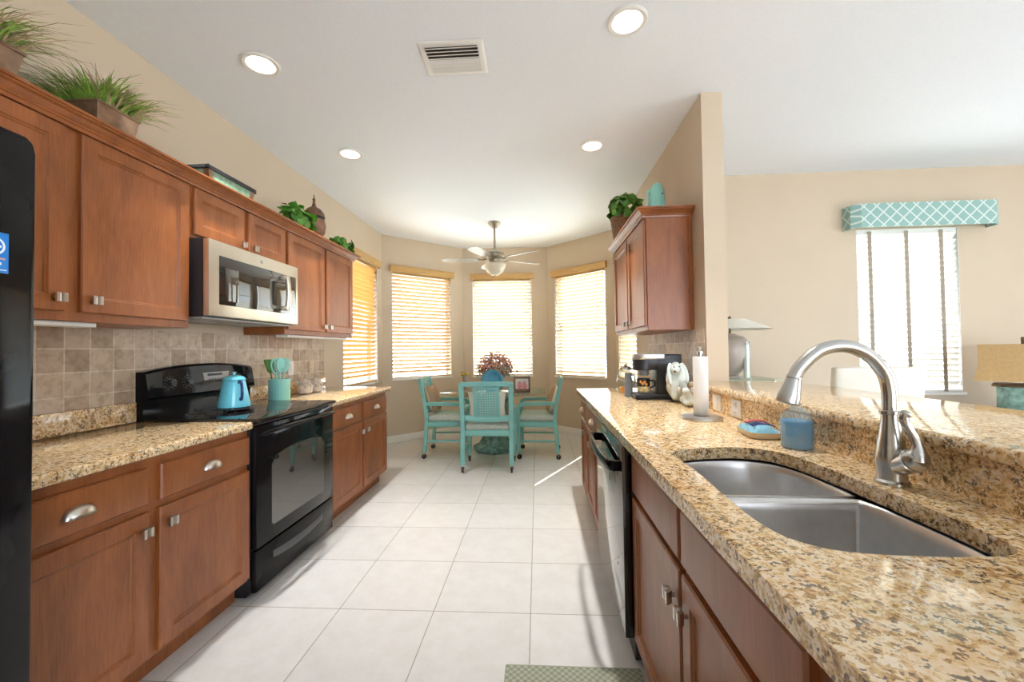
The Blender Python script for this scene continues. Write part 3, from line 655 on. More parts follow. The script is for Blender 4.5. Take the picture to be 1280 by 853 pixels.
# ------------------------------------------------------------------ refrigerator
t = thing('refrigerator', 'black side by side refrigerator at the left edge', 'refrigerator', (-1.7, 0.5, 0))
MB().box(-2.10, -1.335, 0.06, 0.968, 0.02, 1.80, 0.006).build('body', M['blackmat'], t)
def fdoor(y0, y1):
    poly = [(y0, 0.07), (y1, 0.07), (y1, 1.775), (y1 - 0.006, 1.80), (y1 - 0.02, 1.812), (y0 + 0.02, 1.822), (y0, 1.822)]
    return MB().prism(poly, 'x', -1.33, -1.262).build('door', M['black'], t, bevel=0.006)
dr = fdoor(0.425, 0.968)
MB().box(-1.2622, -1.2610, 0.816, 0.9135, 1.4625, 1.558).build('sticker', M['sticker'], dr)['label'] = 'blue square sticker with white ring'
s = MB(); cy, cz = 0.886, 1.525
n_ = 32; ring = lambda r, x: [(x, cy + r * math.cos(2 * math.pi * i / n_), cz + r * math.sin(2 * math.pi * i / n_)) for i in range(n_)]
s.rings([ring(.017, -1.2610), ring(.021, -1.2610), ring(.021, -1.2605), ring(.017, -1.2605), ring(.017, -1.2610)], True, False, False)
s.box(-1.2610, -1.2605, 0.872, 0.900, 1.522, 1.527); s.box(-1.2610, -1.2605, 0.828, 0.9, 1.481, 1.487); s.box(-1.2610, -1.2605, 0.828, 0.910, 1.4685, 1.4705)
s.build('sticker_print', M['paper'], dr)
s = MB(); s.box(-1.2610, -1.2605, 0.828, 0.907, 1.494, 1.498); s.build('sticker_stripe', M['pink'], dr)
d2 = fdoor(0.065, 0.418)
for dd, yy in ((dr, 0.455), (d2, 0.388)):
    MB().tube(spline([(-1.262, yy, 0.75), (-1.215, yy, 0.80), (-1.21, yy, 1.1), (-1.215, yy, 1.45), (-1.262, yy, 1.5)], 6), 0.012, 12).build('door_handle', M['black'], dd)
# ------------------------------------------------------------------ range
t = thing('range', 'black freestanding electric range with glass cooktop', 'range', (-1.78, 2.46, 0))
Y0, Y1 = 2.056, 2.868
b = MB(); b.box(-2.10, -1.485, Y0, Y1, 0.03, 0.90); b.box(-2.05, -1.52, Y0 + 0.02, Y1 - 0.02, 0.0, 0.03); b.build('body', M['blackmat'], t, bevel=0.003)
b = MB(); b.prism([(-2.06, 0.90), (-1.452, 0.90), (-1.436, 0.904), (-1.432, 0.913), (-1.436, 0.922), (-1.455, 0.926), (-2.06, 0.926)], 'y', Y0 - 0.001, Y1 + 0.001)
ck = b.build('cooktop', M['blackglass'], t)
for (bx, by, br) in ((-1.62, 2.26, 0.105), (-1.62, 2.66, 0.085), (-1.90, 2.26, 0.085), (-1.90, 2.66, 0.105)):
    r = MB(); r.rings([[(bx + q * math.cos(a), by + q * math.sin(a), z) for a in [2 * math.pi * i / 40 for i in range(40)]] for q, z in ((br, .9262), (br, .9265), (br - .003, .9265), (br - .003, .9262))], True, False, False); r.build('burner_ring', M['darkgrey'], ck)
# oven door
b = MB(); b.box(-1.485, -1.452, Y0 + 0.006, Y1 - 0.006, 0.255, 0.885, 0.004)
od = b.build('oven_door', M['black'], t)
poly = [(2.20, 0.33), (2.72, 0.33), (2.735, 0.345), (2.735, 0.66), (2.70, 0.70), (2.60, 0.718), (2.46, 0.724), (2.32, 0.718), (2.22, 0.70), (2.185, 0.66), (2.185, 0.345)]
MB().prism(poly, 'x', -1.4525, -1.4505).build('oven_window', M['ovenglass'], od)
hb = MB()
hb.tube(spline([(-1.452, Y0 + 0.035, 0.835), (-1.428, Y0 + 0.045, 0.845), (-1.41, Y0 + 0.15, 0.853), (-1.402, 2.46, 0.856), (-1.41, Y1 - 0.15, 0.853), (-1.428, Y1 - 0.045, 0.845), (-1.452, Y1 - 0.035, 0.835)], 8), 0.0125, 14)
hb.build('door_handle', M['black'], od)
b = MB(); b.box(-1.485, -1.456, Y0 + 0.006, Y1 - 0.006, 0.035, 0.243, 0.004); wd = b.build('warming_drawer', M['black'], t)
pr = [(2.20 + 0.52 * i / 12, 0.148 - 0.024 * math.sin(math.pi * i / 12)) for i in range(13)]
pr2 = [(y, 0.185 - 0.016 * math.sin(math.pi * i / 12)) for i, (y, z) in enumerate(pr)]
MB().prism(pr + pr2[::-1], 'x', -1.4565, -1.453).build('drawer_grip', M['darkgrey'], wd, bevel=0.001)
# backguard
bg = MB(); n_ = 16
def gz(u): return 1.135 + 0.065 * (1 - (2 * u - 1) ** 4) - 0.0
rs = []
for i in range(n_ + 1):
    u = i / n_; y = Y0 + (Y1 - Y0) * u; z = 1.172 + 0.034 * (1 - abs(2 * u - 1) ** 2.2)
    rs.append([(-2.108, y, 0.90), (-2.066, y, 0.90), (-2.066, y, 1.02), (-2.032, y, 1.035), (-2.052, y, z - 0.012), (-2.066, y, z), (-2.108, y, z)])
bg.rings(rs); gd = bg.build('backguard', M['black'], t, sharp=25)
for y in (2.19, 2.305, 2.70, 2.79):
    k = MB(); zc = 1.105; nx = Vector((1, 0, 0.12)).normalized(); c0 = Vector((-2.043, y, zc)); k.tube([c0, c0 + nx * 0.004, c0 + nx * 0.005, c0 + nx * 0.022, c0 + nx * 0.024], [0.028, 0.028, 0.022, 0.02, 0.017], 24)
    k.bar(c0 + nx * 0.024 + Vector((0, -0.018, -0.004)), c0 + nx * 0.024 + Vector((0, 0.018, 0.004)), 0.008, 0.012)
    kk = k.build('knob', M['blackmat'], gd)
    m = MB()
    for i in range(11):
        a = math.radians(-60 + 30 * i); q = c0 + Vector((0.003 - 0.004 * math.sin(a) , 0.037 * math.cos(a), 0.037 * math.sin(a))); m.box(q.x, q.x + 0.0015, q.y - 0.0015, q.y + 0.0015, q.z - 0.0015, q.z + 0.0015)
    m.build('dial_marks', M['grey'], gd)
m = MB(); m.prism([(2.43, 1.085), (2.62, 1.085), (2.63, 1.15), (2.42, 1.15)], 'x', -2.05, -2.0405); m.build('clock_display', M['grey'], gd)
m = MB(); m.box(-2.0415, -2.0395, 2.45, 2.57, 1.128, 1.142)
for i in range(6): m.box(-2.0415, -2.0395, 2.46 + i * 0.022, 2.474 + i * 0.022, 1.098, 1.110)
m.build('clock_buttons', M['blackmat'], gd)
# ------------------------------------------------------------------ microwave
t = thing('microwave', 'stainless over the range microwave under short cabinet', 'microwave', (-1.9, 2.46, 1.46))
Y0m, Y1m = 2.056, 2.862
MB().box(-2.115, -1.74, Y0m, Y1m, 1.462, 1.874, 0.003).build('body', M['blackmat'], t)
fd = MB().box(-1.739, -1.705, Y0m, Y1m, 1.465, 1.872, 0.004).build('door', M['microsteel'], t)
MB().box(-1.7055, -1.7035, 2.125, 2.835, 1.53, 1.795, 0.0008).build('window', M['microglass'], fd)
MB().box(-1.7036, -1.7028, 2.17, 2.27, 1.555, 1.735, 0.0003).build('touch_panel', M['ovenglass'], fd)
h = MB(); h.tube(spline([(-1.662, 2.665, 1.552), (-1.655, 2.665, 1.60), (-1.652, 2.665, 1.66), (-1.655, 2.665, 1.72), (-1.662, 2.665, 1.772)], 6), 0.016, 14)
h.box(-1.7035, -1.655, 2.645, 2.685, 1.548, 1.575, 0.004); h.box(-1.7035, -1.655, 2.645, 2.685, 1.75, 1.776, 0.004); h.build('handle', M['microsteel'], fd)
m = MB(); m.tube([(-1.7052, 2.47, 1.832), (-1.7035, 2.47, 1.832)], [0.012, 0.012], 24); m.build('badge', M['grey'], fd)
v = MB()
v.box(-2.09, -1.76, Y0m + 0.02, Y1m - 0.02, 1.452, 1.462)
for i in range(8): v.box(-1.99 + i * 0.012, -1.984 + i * 0.012, 2.15, 2.35, 1.449, 1.452); v.box(-1.99 + i * 0.012, -1.984 + i * 0.012, 2.55, 2.75, 1.449, 1.452)
v.build('vent_grille', M['grey'], t)
# ------------------------------------------------------------------ dishwasher
t = thing('dishwasher', 'glossy black dishwasher under right countertop', 'dishwasher', (0.66, 2.06, 0))
MB().box(0.372, 0.95, 1.702, 2.424, 0.02, 0.868, 0.003).build('body', M['blackmat'], t)
dd = MB().box(0.334, 0.370, 1.704, 2.422, 0.105, 0.868, 0.004).build('door', M['dwblack'], t)
hp = spline([(0.334, 1.76, 0.775), (0.300, 1.775, 0.775), (0.285, 1.87, 0.775), (0.279, 2.06, 0.775), (0.285, 2.25, 0.775), (0.300, 2.345, 0.775), (0.334, 2.36, 0.775)], 8)
MB().tube(hp, 1.0, sq=(0.021, 0.010)).build('door_handle', M['black'], dd)
m = MB(); m.box(0.3325, 0.3345, 1.82, 1.845, 0.365, 0.372); m.box(0.3325, 0.3345, 1.83, 1.838, 0.33, 0.345); m.build('badge', M['steel'], dd)
MB().box(0.43, 0.44, 1.71, 2.416, 0.0, 0.105).build('kick_plate', M['blackmat'], t)

# ------------------------------------------------------------------ recessed lights, vent
lt0 = None
LLAB = ['recessed ceiling light above the range, nearest on left', 'recessed ceiling light farther along on the left side', 'small recessed ceiling light beyond vent on the right side', 'largest recessed ceiling light at top above the sink']
for i, (x, y) in enumerate(LIGHTS):
    if lt0 is None:
        lt0 = thing('recessed_light', LLAB[0], 'ceiling light', (x, y, H), group='recessed ceiling lights')
        MB().lathe([(0.074, 0.02), (0.078, -0.001), (0.098, -0.001), (0.098, -0.006), (0.090, -0.010), (0.074, -0.008), (0.064, 0.03), (0.056, 0.06), (0.060, 0.062)], (x, y, H), 40, False, False).build('trim_ring', M['white'], lt0)
        MB().lathe([(0.001, 0.049), (0.03, 0.050), (0.040, 0.053), (0.052, 0.056), (0.052, 0.064), (0.001, 0.064)], (x, y, H), 32).build('lens', M['lamp'], lt0)
        src = lt0
    else: src = dup(lt0, LLAB[i], (x, y, H))
    la = bpy.data.lights.new('downlight', 'AREA'); la.shape = 'DISK'; la.size = 0.075; la.spread = math.radians(75); la.energy = LIGHT_W; la.color = (1.0, 0.98, 0.95)
    lo = bpy.data.objects.new('downlight', la); COL.objects.link(lo); lo.location = (x, y, H + 0.0475)
t = thing('ceiling_vent', 'white louvered air vent in the ceiling', 'ceiling vent', (-0.435, 2.23, H))
f = MB(); f.rings([[(-0.435 + sx * a, 2.232 + sy * b_, z) for sx, sy in ((-1, -1), (1, -1), (1, 1), (-1, 1))] for a, b_, z in ((0.175, 0.132, H - 0.001), (0.175, 0.132, H - 0.004), (0.165, 0.122, H - 0.010), (0.142, 0.100, H - 0.010), (0.142, 0.100, H - 0.001))], True, False, True)
f.build('frame', M['white'], t)
f = MB(); f.box(-0.575, -0.295, 2.134, 2.330, H - 0.0035, H - 0.0015); f.build('shade_plate', M['darkgrey'], t)  # dark plate painted in for the shade inside the vent recess
for i in range(8):
    y = 2.142 + i * 0.0255; sg_ = 1 if i < 4 else -1
    MB().rings([[(x, y + 0.010 * sg_, H - 0.005), (x, y + 0.010 * sg_ + 0.002, H - 0.0055), (x, y - 0.009 * sg_ + 0.002, H - 0.0155), (x, y - 0.009 * sg_, H - 0.015)] for x in (-0.577, -0.293)]).build('louver', M['white'], t)

# ------------------------------------------------------------------ ceiling fan
fx, fy = -0.52, 5.2
t = thing('ceiling_fan', 'five blade ceiling fan with light bowl over dining table', 'ceiling fan', (fx, fy, H))
MB().lathe([(0.075, H - 0.001), (0.078, H - 0.012), (0.070, H - 0.03), (0.035, H - 0.065), (0.02, H - 0.07)], (fx, fy, 0), 32).build('canopy', M['brass'], t)
MB().cyl((fx, fy, H - 0.06), (fx, fy, 2.53), 0.013).build('downrod', M['brass'], t)
MB().lathe([(0.02, 2.545), (0.035, 2.54), (0.05, 2.52), (0.095, 2.505), (0.125, 2.485), (0.13, 2.455), (0.12, 2.43), (0.10, 2.415), (0.075, 2.405), (0.07, 2.375), (0.085, 2.36), (0.10, 2.352), (0.05, 2.35)], (fx, fy, 0), 40).build('motor_housing', M['brass'], t)
for k in range(5):
    a = math.radians(180 + 72 * k); cs, sn = math.cos(a), math.sin(a)
    P = lambda r, w, z: (fx + r * cs - w * sn, fy + r * sn + w * cs, z)
    prof = [(0.20, 0.040), (0.26, 0.058), (0.45, 0.068), (0.60, 0.066), (0.66, 0.050), (0.68, 0.02)]
    up = [P(r, w, 2.418 + 0.18 * w) for r, w in prof]; dn = [P(r, -w, 2.418 - 0.18 * w) for r, w in prof]
    lp = up + dn[::-1]
    bl = MB().rings([lp, [(x, y, z - 0.006) for x, y, z in lp]]).build('blade', M['blade'], t, bevel=0.0015, seg=1)
    MB().tube(spline([P(0.10, 0, 2.425), P(0.14, 0.012, 2.405), P(0.18, 0, 2.408), P(0.245, 0, 2.424)], 5), 0.011, 8).build('blade_iron', M['brass'], bl)
MB().lathe([(0.132, 2.352), (0.138, 2.34), (0.128, 2.30), (0.10, 2.25), (0.05, 2.215), (0.012, 2.205)], (fx, fy, 0), 40).build('light_bowl', M['frost'], t)
MB().lathe([(0.012, 2.208), (0.016, 2.198), (0.012, 2.188), (0.004, 2.178)], (fx, fy, 0), 16).build('finial', M['brass'], t)

# ------------------------------------------------------------------ dining set
def make_chair(label, loc, rotz):
    t = thing('dining_chair', label, 'dining chair', loc, rotz, 'teal caned dining chairs')
    T = M['teal']
    for s in (-1, 1):
        x = 0.255 * s
        MB().tube(spline([(x, -0.235, 0.075), (x, -0.222, 0.25), (x, -0.205, 0.44), (x, -0.225, 0.64), (x * 1.01, -0.285, 0.925)], 5), 1.0, sq=(0.024, 0.021)).build('rear_leg', T, t, False)
        MB().tube(spline([(x, 0.215, 0.075), (x, 0.22, 0.30), (x, 0.22, 0.56), (x, 0.205, 0.612), (x, 0.165, 0.632)], 5), 1.0, sq=(0.022, 0.021)).build('front_leg', T, t, False)
        MB().tube([(x, 0.178, 0.632), (x, 0.0, 0.638), (x, -0.232, 0.640)], 1.0, sq=(0.020, 0.022)).build('armrest', T, t, False)
        MB().bar((x, -0.20, 0.40), (x, 0.21, 0.40), 0.024, 0.06).build('side_rail', T, t, False, bevel=0.002)
        MB().bar((x, -0.22, 0.205), (x, 0.205, 0.205), 0.018, 0.022).build('stretcher', T, t, False, bevel=0.002)
        for y in (-0.237, 0.213):
            c = MB(); c.tube([(x - 0.009, y - 0.004, 0.028), (x + 0.009, y - 0.004, 0.028)], [0.0275, 0.0275], 20); w = c.build('caster', M['blackmat'], t, False)
            h = MB(); h.cyl((x, y, 0.058), (x, y, 0.080), 0.010, seg=12); h.tube(spline([(x - 0.014, y - 0.004, 0.028), (x - 0.014, y, 0.055), (x, y, 0.064), (x + 0.014, y, 0.055), (x + 0.014, y - 0.004, 0.028)], 4), 0.004, 8); h.build('caster_fork', M['chrome'], w, False)
    MB().bar((-0.25, 0.22, 0.40), (0.25, 0.22, 0.40), 0.024, 0.06).build('front_rail', T, t, False, bevel=0.002)
    MB().bar((-0.25, -0.207, 0.40), (0.25, -0.207, 0.40), 0.024, 0.06).build('rear_rail', T, t, False, bevel=0.002)
    MB().tube(spline([(-0.27, -0.283, 0.912), (-0.13, -0.288, 0.915), (0.13, -0.288, 0.915), (0.27, -0.283, 0.912)], 5), 1.0, sq=(0.024, 0.016)).build('top_rail', T, t, False)
    MB().tube(spline([(-0.25, -0.212, 0.565), (-0.12, -0.216, 0.545), (0.12, -0.216, 0.545), (0.25, -0.212, 0.565)], 5), 1.0, sq=(0.028, 0.014)).build('lower_rail', T, t, False)
    sp = MB(); yb = lambda z: -0.222 - (z - 0.56) * 0.19
    for x in (-0.125, 0.125): sp.bar((x, yb(0.55), 0.55), (x, yb(0.90), 0.90), 0.022, 0.016)
    for z in (0.872,): sp.bar((-0.12, yb(z), z), (0.12, yb(z), z), 0.016, 0.022)
    for i in range(9):
        x = -0.105 + i * 0.02625; sp.bar((x, yb(0.57), 0.57), (x, yb(0.875), 0.875), 0.0125, 0.004)
    for i in range(12):
        z = 0.580 + i * 0.0255; sp.bar((-0.118, yb(z) - 0.001, z), (0.118, yb(z) - 0.001, z), 0.004, 0.0125)
    sp.build('cane_splat', T, t, False)
    cu = MB()
    cu.rings([[(sx * 0.232 * k + 0, 0.008 + sy * 0.200 * k, z) for sx, sy in ((-1, -1), (-.9, -1.03), (0, -1.03), (.9, -1.03), (1, -1), (1.02, -.9), (1.02, 0), (1.02, .9), (1, 1), (.9, 1.03), (0, 1.03), (-.9, 1.03), (-1, 1), (-1.02, .9), (-1.02, 0), (-1.02, -.9))] for k, z in ((0.96, 0.425), (1.0, 0.44), (1.01, 0.465), (0.98, 0.488), (0.85, 0.502), (0.4, 0.508))])
    cu.build('seat_cushion', M['seat'], t, False, sharp=70)
    return t
ch = make_chair('teal dining chair with its caned back to the camera', (-0.535, 4.52, 0), 0.0)
dup(ch, 'teal dining chair on left side of the table under left bay blind', (-1.115, 5.085, 0), R(-90) + 0.04)
dup(ch, 'teal dining chair on right side of the table nearest right counter', (-0.005, 5.06, 0), R(90) - 0.04)
def pillow(label, mats, loc, rot, w=0.21, h=0.20, th=0.055):
    t = thing('throw_pillow', label, 'pillow', loc); t.rotation_euler = rot
    for sg, m, nm in ((1, mats[0], 'front_panel'), (-1, mats[1], 'back_panel')):
        mb = MB(); n = 14; g = {}
        for i in range(n + 1):
            for j in range(n + 1):
                u, v = 2 * i / n - 1, 2 * j / n - 1; k = 1 - 0.10 * (1 - abs(u)) * abs(v) ** 2; k2 = 1 - 0.10 * (1 - abs(v)) * abs(u) ** 2
                g[i, j] = mb.bm.verts.new((u * w * k2, sg * th * max(0, (1 - u ** 4)) ** 0.6 * max(0, (1 - v ** 4)) ** 0.6, h + v * h * k))
        for i in range(n):
            for j in range(n): mb.face([g[i, j], g[i + 1, j], g[i + 1, j + 1], g[i, j + 1]])
        mb.build(nm, M[m], t, False, sharp=80)
    return t
pillow('white pillow on chair with its back to the camera', ('ivory', 'ivory'), (-0.535, 4.375, 0.515), (R(10), 0, 0), 0.20, 0.16)
pillow('tan burlap pillow with white back on left dining chair', ('ivory', 'burlap'), (-1.24, 5.06, 0.52), (R(-16), R(0), R(-90) + R(180)), 0.19, 0.17)
pillow('tan and white pillow on right dining chair', ('ivory', 'burlap'), (0.12, 5.05, 0.52), (R(-16), 0, R(90) + R(180)), 0.19, 0.17)
tx, ty = -0.55, 5.27
t = thing('dining_table', 'octagonal glass top dining table on teal pedestal', 'dining table', (tx, ty, 0))
oc = [(tx + 0.70 * math.cos(R(22.5 + 45 * k)), ty + 0.70 * math.sin(R(22.5 + 45 * k))) for k in range(8)]
MB().prism(oc, 'z', 0.735, 0.747).build('glass_top', M['tableglass'], t, bevel=0.003)
MB().lathe([(0.27, 0.0), (0.28, 0.02), (0.28, 0.06), (0.21, 0.09), (0.17, 0.16), (0.16, 0.36), (0.18, 0.58), (0.26, 0.68), (0.28, 0.70), (0.28, 0.7345)], (tx, ty, 0), 8).build('pedestal', M['tealmarble'], t, bevel=0.004)
# --- foliage helpers
def blades(mb, c, rx, ry, n, hmin, hmax, spread, w=0.004, droop=0.5, rnd=random):
    for _ in range(n):
        bx, by = rnd.uniform(-rx, rx), rnd.uniform(-ry, ry); a = rnd.uniform(0, 2 * math.pi); 
        dx, dy = math.cos(a) * spread * rnd.uniform(.3, 1) + bx * 0.9, math.sin(a) * spread * rnd.uniform(.3, 1) + by * 0.9
        h = rnd.uniform(hmin, hmax); p0 = Vector((c[0] + bx * .7, c[1] + by * .7, c[2])); sd = Vector((-dy, dx, 0.0)); sd = sd.normalized() * w if sd.length > 1e-6 else Vector((w, 0, 0))
        L_ = []
        for k in range(5):
            u = k / 4; p = p0 + Vector((dx * u ** 1.4, dy * u ** 1.4, h * (u - droop * u * u * u * 0.6))); p.x = max(p.x, -2.108 + 0.004 * rnd.random()); ww = sd * (1 - u * 0.92); L_.append((p - ww, p + Vector((0, 0, w * .5 * (1 - u))), p + ww))
        R2 = [mb.vs(q) for q in L_]
        for q, r in zip(R2, R2[1:]): mb.face([q[0], q[1], r[1], r[0]]); mb.face([q[1], q[2], r[2], r[1]])
def leaves(mb, c, rx, ry, rz, n, size, rnd=random, up=0.3):
    for _ in range(n):
        th, ph = rnd.uniform(0, 2 * math.pi), math.acos(rnd.uniform(-0.6, 1)); rr = rnd.uniform(0.45, 1) ** 0.6
        dv = Vector((math.sin(ph) * math.cos(th), math.sin(ph) * math.sin(th), math.cos(ph)))
        p = Vector(c) + Vector((dv.x * rx, dv.y * ry, dv.z * rz)) * rr
        nrm = (dv + Vector((rnd.uniform(-.6, .6), rnd.uniform(-.6, .6), rnd.uniform(-.2, .8)))).normalized()
        ax = nrm.cross(Vector((rnd.uniform(-1, 1), rnd.uniform(-1, 1), rnd.uniform(-1, .2)))).normalized(); bx = nrm.cross(ax); s = size * rnd.uniform(.6, 1.15)
        pr = [(0, -.15), (.42, .05), (.5, .4), (.3, .8), (0, 1.15), (-.3, .8), (-.5, .4), (-.42, .05)]
        mid = mb.bm.verts.new(p + bx * s * 0.4 - nrm * s * 0.12); vv = mb.vs([p + ax * s * x + bx * s * y + nrm * s * 0.10 * abs(x) for x, y in pr])
        for i in range(8): mb.face([vv[i], vv[(i + 1) % 8], mid])
# flowers on table
fl = (tx + 0.0, ty + 0.07)
t = thing('flower_arrangement', 'russet dried flower arrangement in a bowl on glass table', 'flower arrangement', (fl[0], fl[1], 0.748))
MB().lathe([(0.06, 0.748), (0.09, 0.76), (0.11, 0.81), (0.10, 0.86), (0.085, 0.865), (0.08, 0.84)], (*fl, 0), 28, True, False).build('bowl', M['rust'], t)
g = MB(); leaves(g, (fl[0], fl[1], 1.03), 0.24, 0.22, 0.22, 1500, 0.024); g.build('russet_foliage', M['russet'], t)
g = MB(); leaves(g, (fl[0] + 0.02, fl[1], 0.98), 0.30, 0.24, 0.14, 300, 0.026); g.build('green_foliage', M['dusty'], t)
g = MB()
for _ in range(46):
    a = random.uniform(0, 6.28); r = random.uniform(.05, .26); g.tube([(fl[0], fl[1], 0.85), (fl[0] + r * .5 * math.cos(a), fl[1] + r * .5 * math.sin(a), 0.98), (fl[0] + r * math.cos(a), fl[1] + r * math.sin(a), random.uniform(1.0, 1.27 - r * .6))], 0.0022, 5)
g.build('stems', M['rust'], t)
# plate on stand
px, py = -0.55, 5.02
t = thing('decorative_plate', 'round blue plate standing upright on the glass table', 'plate', (px, py, 0.748))
pl = MB(); ax = Vector((0, -math.cos(R(15)), math.sin(R(15)))); c0 = Vector((px, py, 0.885)); ux = Vector((1, 0, 0)); uz = ux.cross(ax) * -1
prof = [(0.001, 0.004), (0.075, 0.004), (0.095, 0.010), (0.10, 0.016), (0.135, 0.024), (0.138, 0.021), (0.10, 0.010), (0.08, -0.004), (0.001, -0.006)]
pl.rings([[c0 + (ux * math.cos(2 * math.pi * i / 40) + uz * math.sin(2 * math.pi * i / 40)) * r + ax * h for i in range(40)] for r, h in prof]); pl.build('plate', M['plate'], t, sharp=60)
st = MB()
for s in (-1, 1): st.tube(spline([(px + s * .07, py - .06, 0.775), (px + s * .07, py - .05, 0.752), (px + s * .06, py + .05, 0.752), (px + s * .03, py + .06, 0.87)], 4), 0.004, 8)
st.bar((px - .07, py + .045, 0.755), (px + .07, py + .045, 0.755), 0.006, 0.006); st.build('stand', M['darkwood'], t)
# picture frame
px, py = -0.19, 5.0
t = thing('picture_frame', 'brown picture frame with a small photo on glass table', 'picture frame', (px, py, 0.748), R(6))
def q3(x, y, z): return (x, y + z * 0.22, z)
f = MB()
for x0, x1, z0, z1 in ((-.10, -.078, 0.0, .19), (.078, .10, 0.0, .19), (-.078, .078, .165, .19), (-.078, .078, 0.0, .045)):
    f.rings([[q3(x0, yy, z0), q3(x1, yy, z0), q3(x1, yy, z1), q3(x0, yy, z1)] for yy in (-0.012, 0.008)])
f.build('frame', M['framewood'], t, False, bevel=0.002)
f = MB(); f.rings([[q3(-.08, yy, .04), q3(.08, yy, .04), q3(.08, yy, .17), q3(-.08, yy, .17)] for yy in (-0.002, 0.005)]); f.build('photo', M['paper'], t, False)
f = MB()
for cx_, cz_, r in ((-.03, .11, .022), (.028, .115, .022), (-.03, .075, .034), (.03, .075, .036)): f.rings([[q3(cx_ + r * math.cos(a), -0.0026, max(.045, cz_ + r * math.sin(a))) for a in [2 * math.pi * i / 16 for i in range(16)]], [q3(cx_ + r * math.cos(a), -0.0016, max(.045, cz_ + r * math.sin(a))) for a in [2 * math.pi * i / 16 for i in range(16)]]])
f.build('photo_figures', M['pink'], t, False)
f = MB(); f.bar((0, 0.035, 0.12), (0, 0.12, 0.003), 0.03, 0.004); f.build('easel_leg', M['framewood'], t, False)
# candle holder
px, py = -0.90, 5.1
t = thing('candle_holder', 'slim glass candle holder with yellow top on glass table', 'candle holder', (px, py, 0.748))
MB().lathe([(0.04, 0.748), (0.04, 0.754), (0.01, 0.765), (0.008, 0.80), (0.016, 0.82), (0.008, 0.84), (0.012, 0.87), (0.03, 0.885), (0.033, 0.93), (0.033, 0.955), (0.029, 0.955), (0.027, 0.89), (0.005, 0.885)], (px, py, 0), 24).build('holder', M['taupe'], t)
g = MB(); g.ball((px, py, 0.972), 0.026, 10)
for k in range(9): g.ball((px + .034 * math.cos(k * .7), py + .034 * math.sin(k * .7), 0.972 + .012 * math.sin(k * 2)), 0.018, 6)
g.build('candle', M['yellow'], t)

# ------------------------------------------------------------------ things on the stove and left counter
kx, ky, kz = -1.78, 2.335, 0.95
t = thing('trivet', 'low dark wire trivet under the turquoise pot', 'trivet', (kx, ky, 0.9268))
tr = MB(); tr.rings([[(kx + r * math.cos(a), ky + r * math.sin(a), z) for a in [2 * math.pi * i / 32 for i in range(32)]] for r, z in ((.105, .944), (.105, .949), (.098, .949), (.098, .944), (.105, .944))], True, False, False)
for k in range(3): tr.bar((kx - .1 * math.cos(k * 1.05), ky - .1 * math.sin(k * 1.05), .9465), (kx + .1 * math.cos(k * 1.05), ky + .1 * math.sin(k * 1.05), .9465), .006, .005)
tr.build('rack', M['blackmat'], t)
for k in range(3): MB().cyl((kx + .095 * math.cos(k * 2.1 + .5), ky + .095 * math.sin(k * 2.1 + .5), .9268), (kx + .095 * math.cos(k * 2.1 + .5), ky + .095 * math.sin(k * 2.1 + .5), .945), .005, seg=10).build('foot', M['blackmat'], t)
t = thing('coffee_pot', 'turquoise enamel coffee pot standing on the range', 'coffee pot', (kx, ky, kz))
MB().lathe([(0.07, kz), (0.083, kz + .004), (0.084, kz + .012), (0.056, kz + .155), (0.058, kz + .158), (0.054, kz + .160)], (kx, ky, 0), 36).build('body', M['tealpot'], t)
MB().lathe([(0.058, kz + .160), (0.058, kz + .165), (0.048, kz + .178), (0.02, kz + .188), (0.006, kz + .190), (0.006, kz + .196), (0.010, kz + .200), (0.008, kz + .206), (0.001, kz + .208)], (kx, ky, 0), 32).build('lid', M['tealpot'], t)
hdv = Vector((0.86, -0.5, 0)); hp = [Vector((kx, ky, 0)) + hdv * r + Vector((0, 0, z)) for r, z in ((.058, kz + .148), (.080, kz + .152), (.094, kz + .135), (.100, kz + .09), (.092, kz + .055), (.074, kz + .05))]
MB().tube(spline(hp, 6), 1.0, sq=(0.009, 0.005)).build('handle', M['navy'], t)
sp = [Vector((kx, ky, 0)) - hdv * r + Vector((0, 0, z)) for r, z in ((.06, kz + .06), (.085, kz + .09), (.105, kz + .135), (.118, kz + .15))]
MB().tube(spline(sp, 4), [0.018] * 5 + [0.014] * 4 + [0.010] * 4, 14).build('spout', M['tealpot'], t)
cx_, cy_ = -1.90, 2.949
t = thing('utensil_crock', 'aqua ribbed crock holding cooking utensils', 'utensil crock', (cx_, cy_, 0.915))
rb = MB(); sg = 72
rb.rings([[(cx_ + (r + (0.0012 if i % 3 == 0 else 0)) * math.cos(2 * math.pi * i / sg), cy_ + (r + (0.0012 if i % 3 == 0 else 0)) * math.sin(2 * math.pi * i / sg), z) for i in range(sg)] for r, z in ((.068, .915), (.071, .92), (.071, 1.065), (.073, 1.072), (.067, 1.074), (.064, 1.06), (.064, .93), (.002, .925))]); rb.build('crock', M['aqua'], t, sharp=50)
UT = [('spatula', -.035, -.045, 'leafdark', -0.16), ('ladle', -.01, -.03, 'aqua', -0.06), ('spoon', .01, .0, 'aqua', 0.0), ('slotted_turner', .02, .02, 'teal', .06), ('spoon', .0, .04, 'aqua', .20), ('whisk', -.03, .02, 'aqua', .02)]
ULAB = ['dark green flat utensil leaning left in the crock', 'aqua ladle at left in the crock', 'aqua spoon upright at front of the crock', 'teal turner at middle of the crock', 'aqua spoon leaning right out of the crock', 'aqua ring headed utensil at the back of the crock']
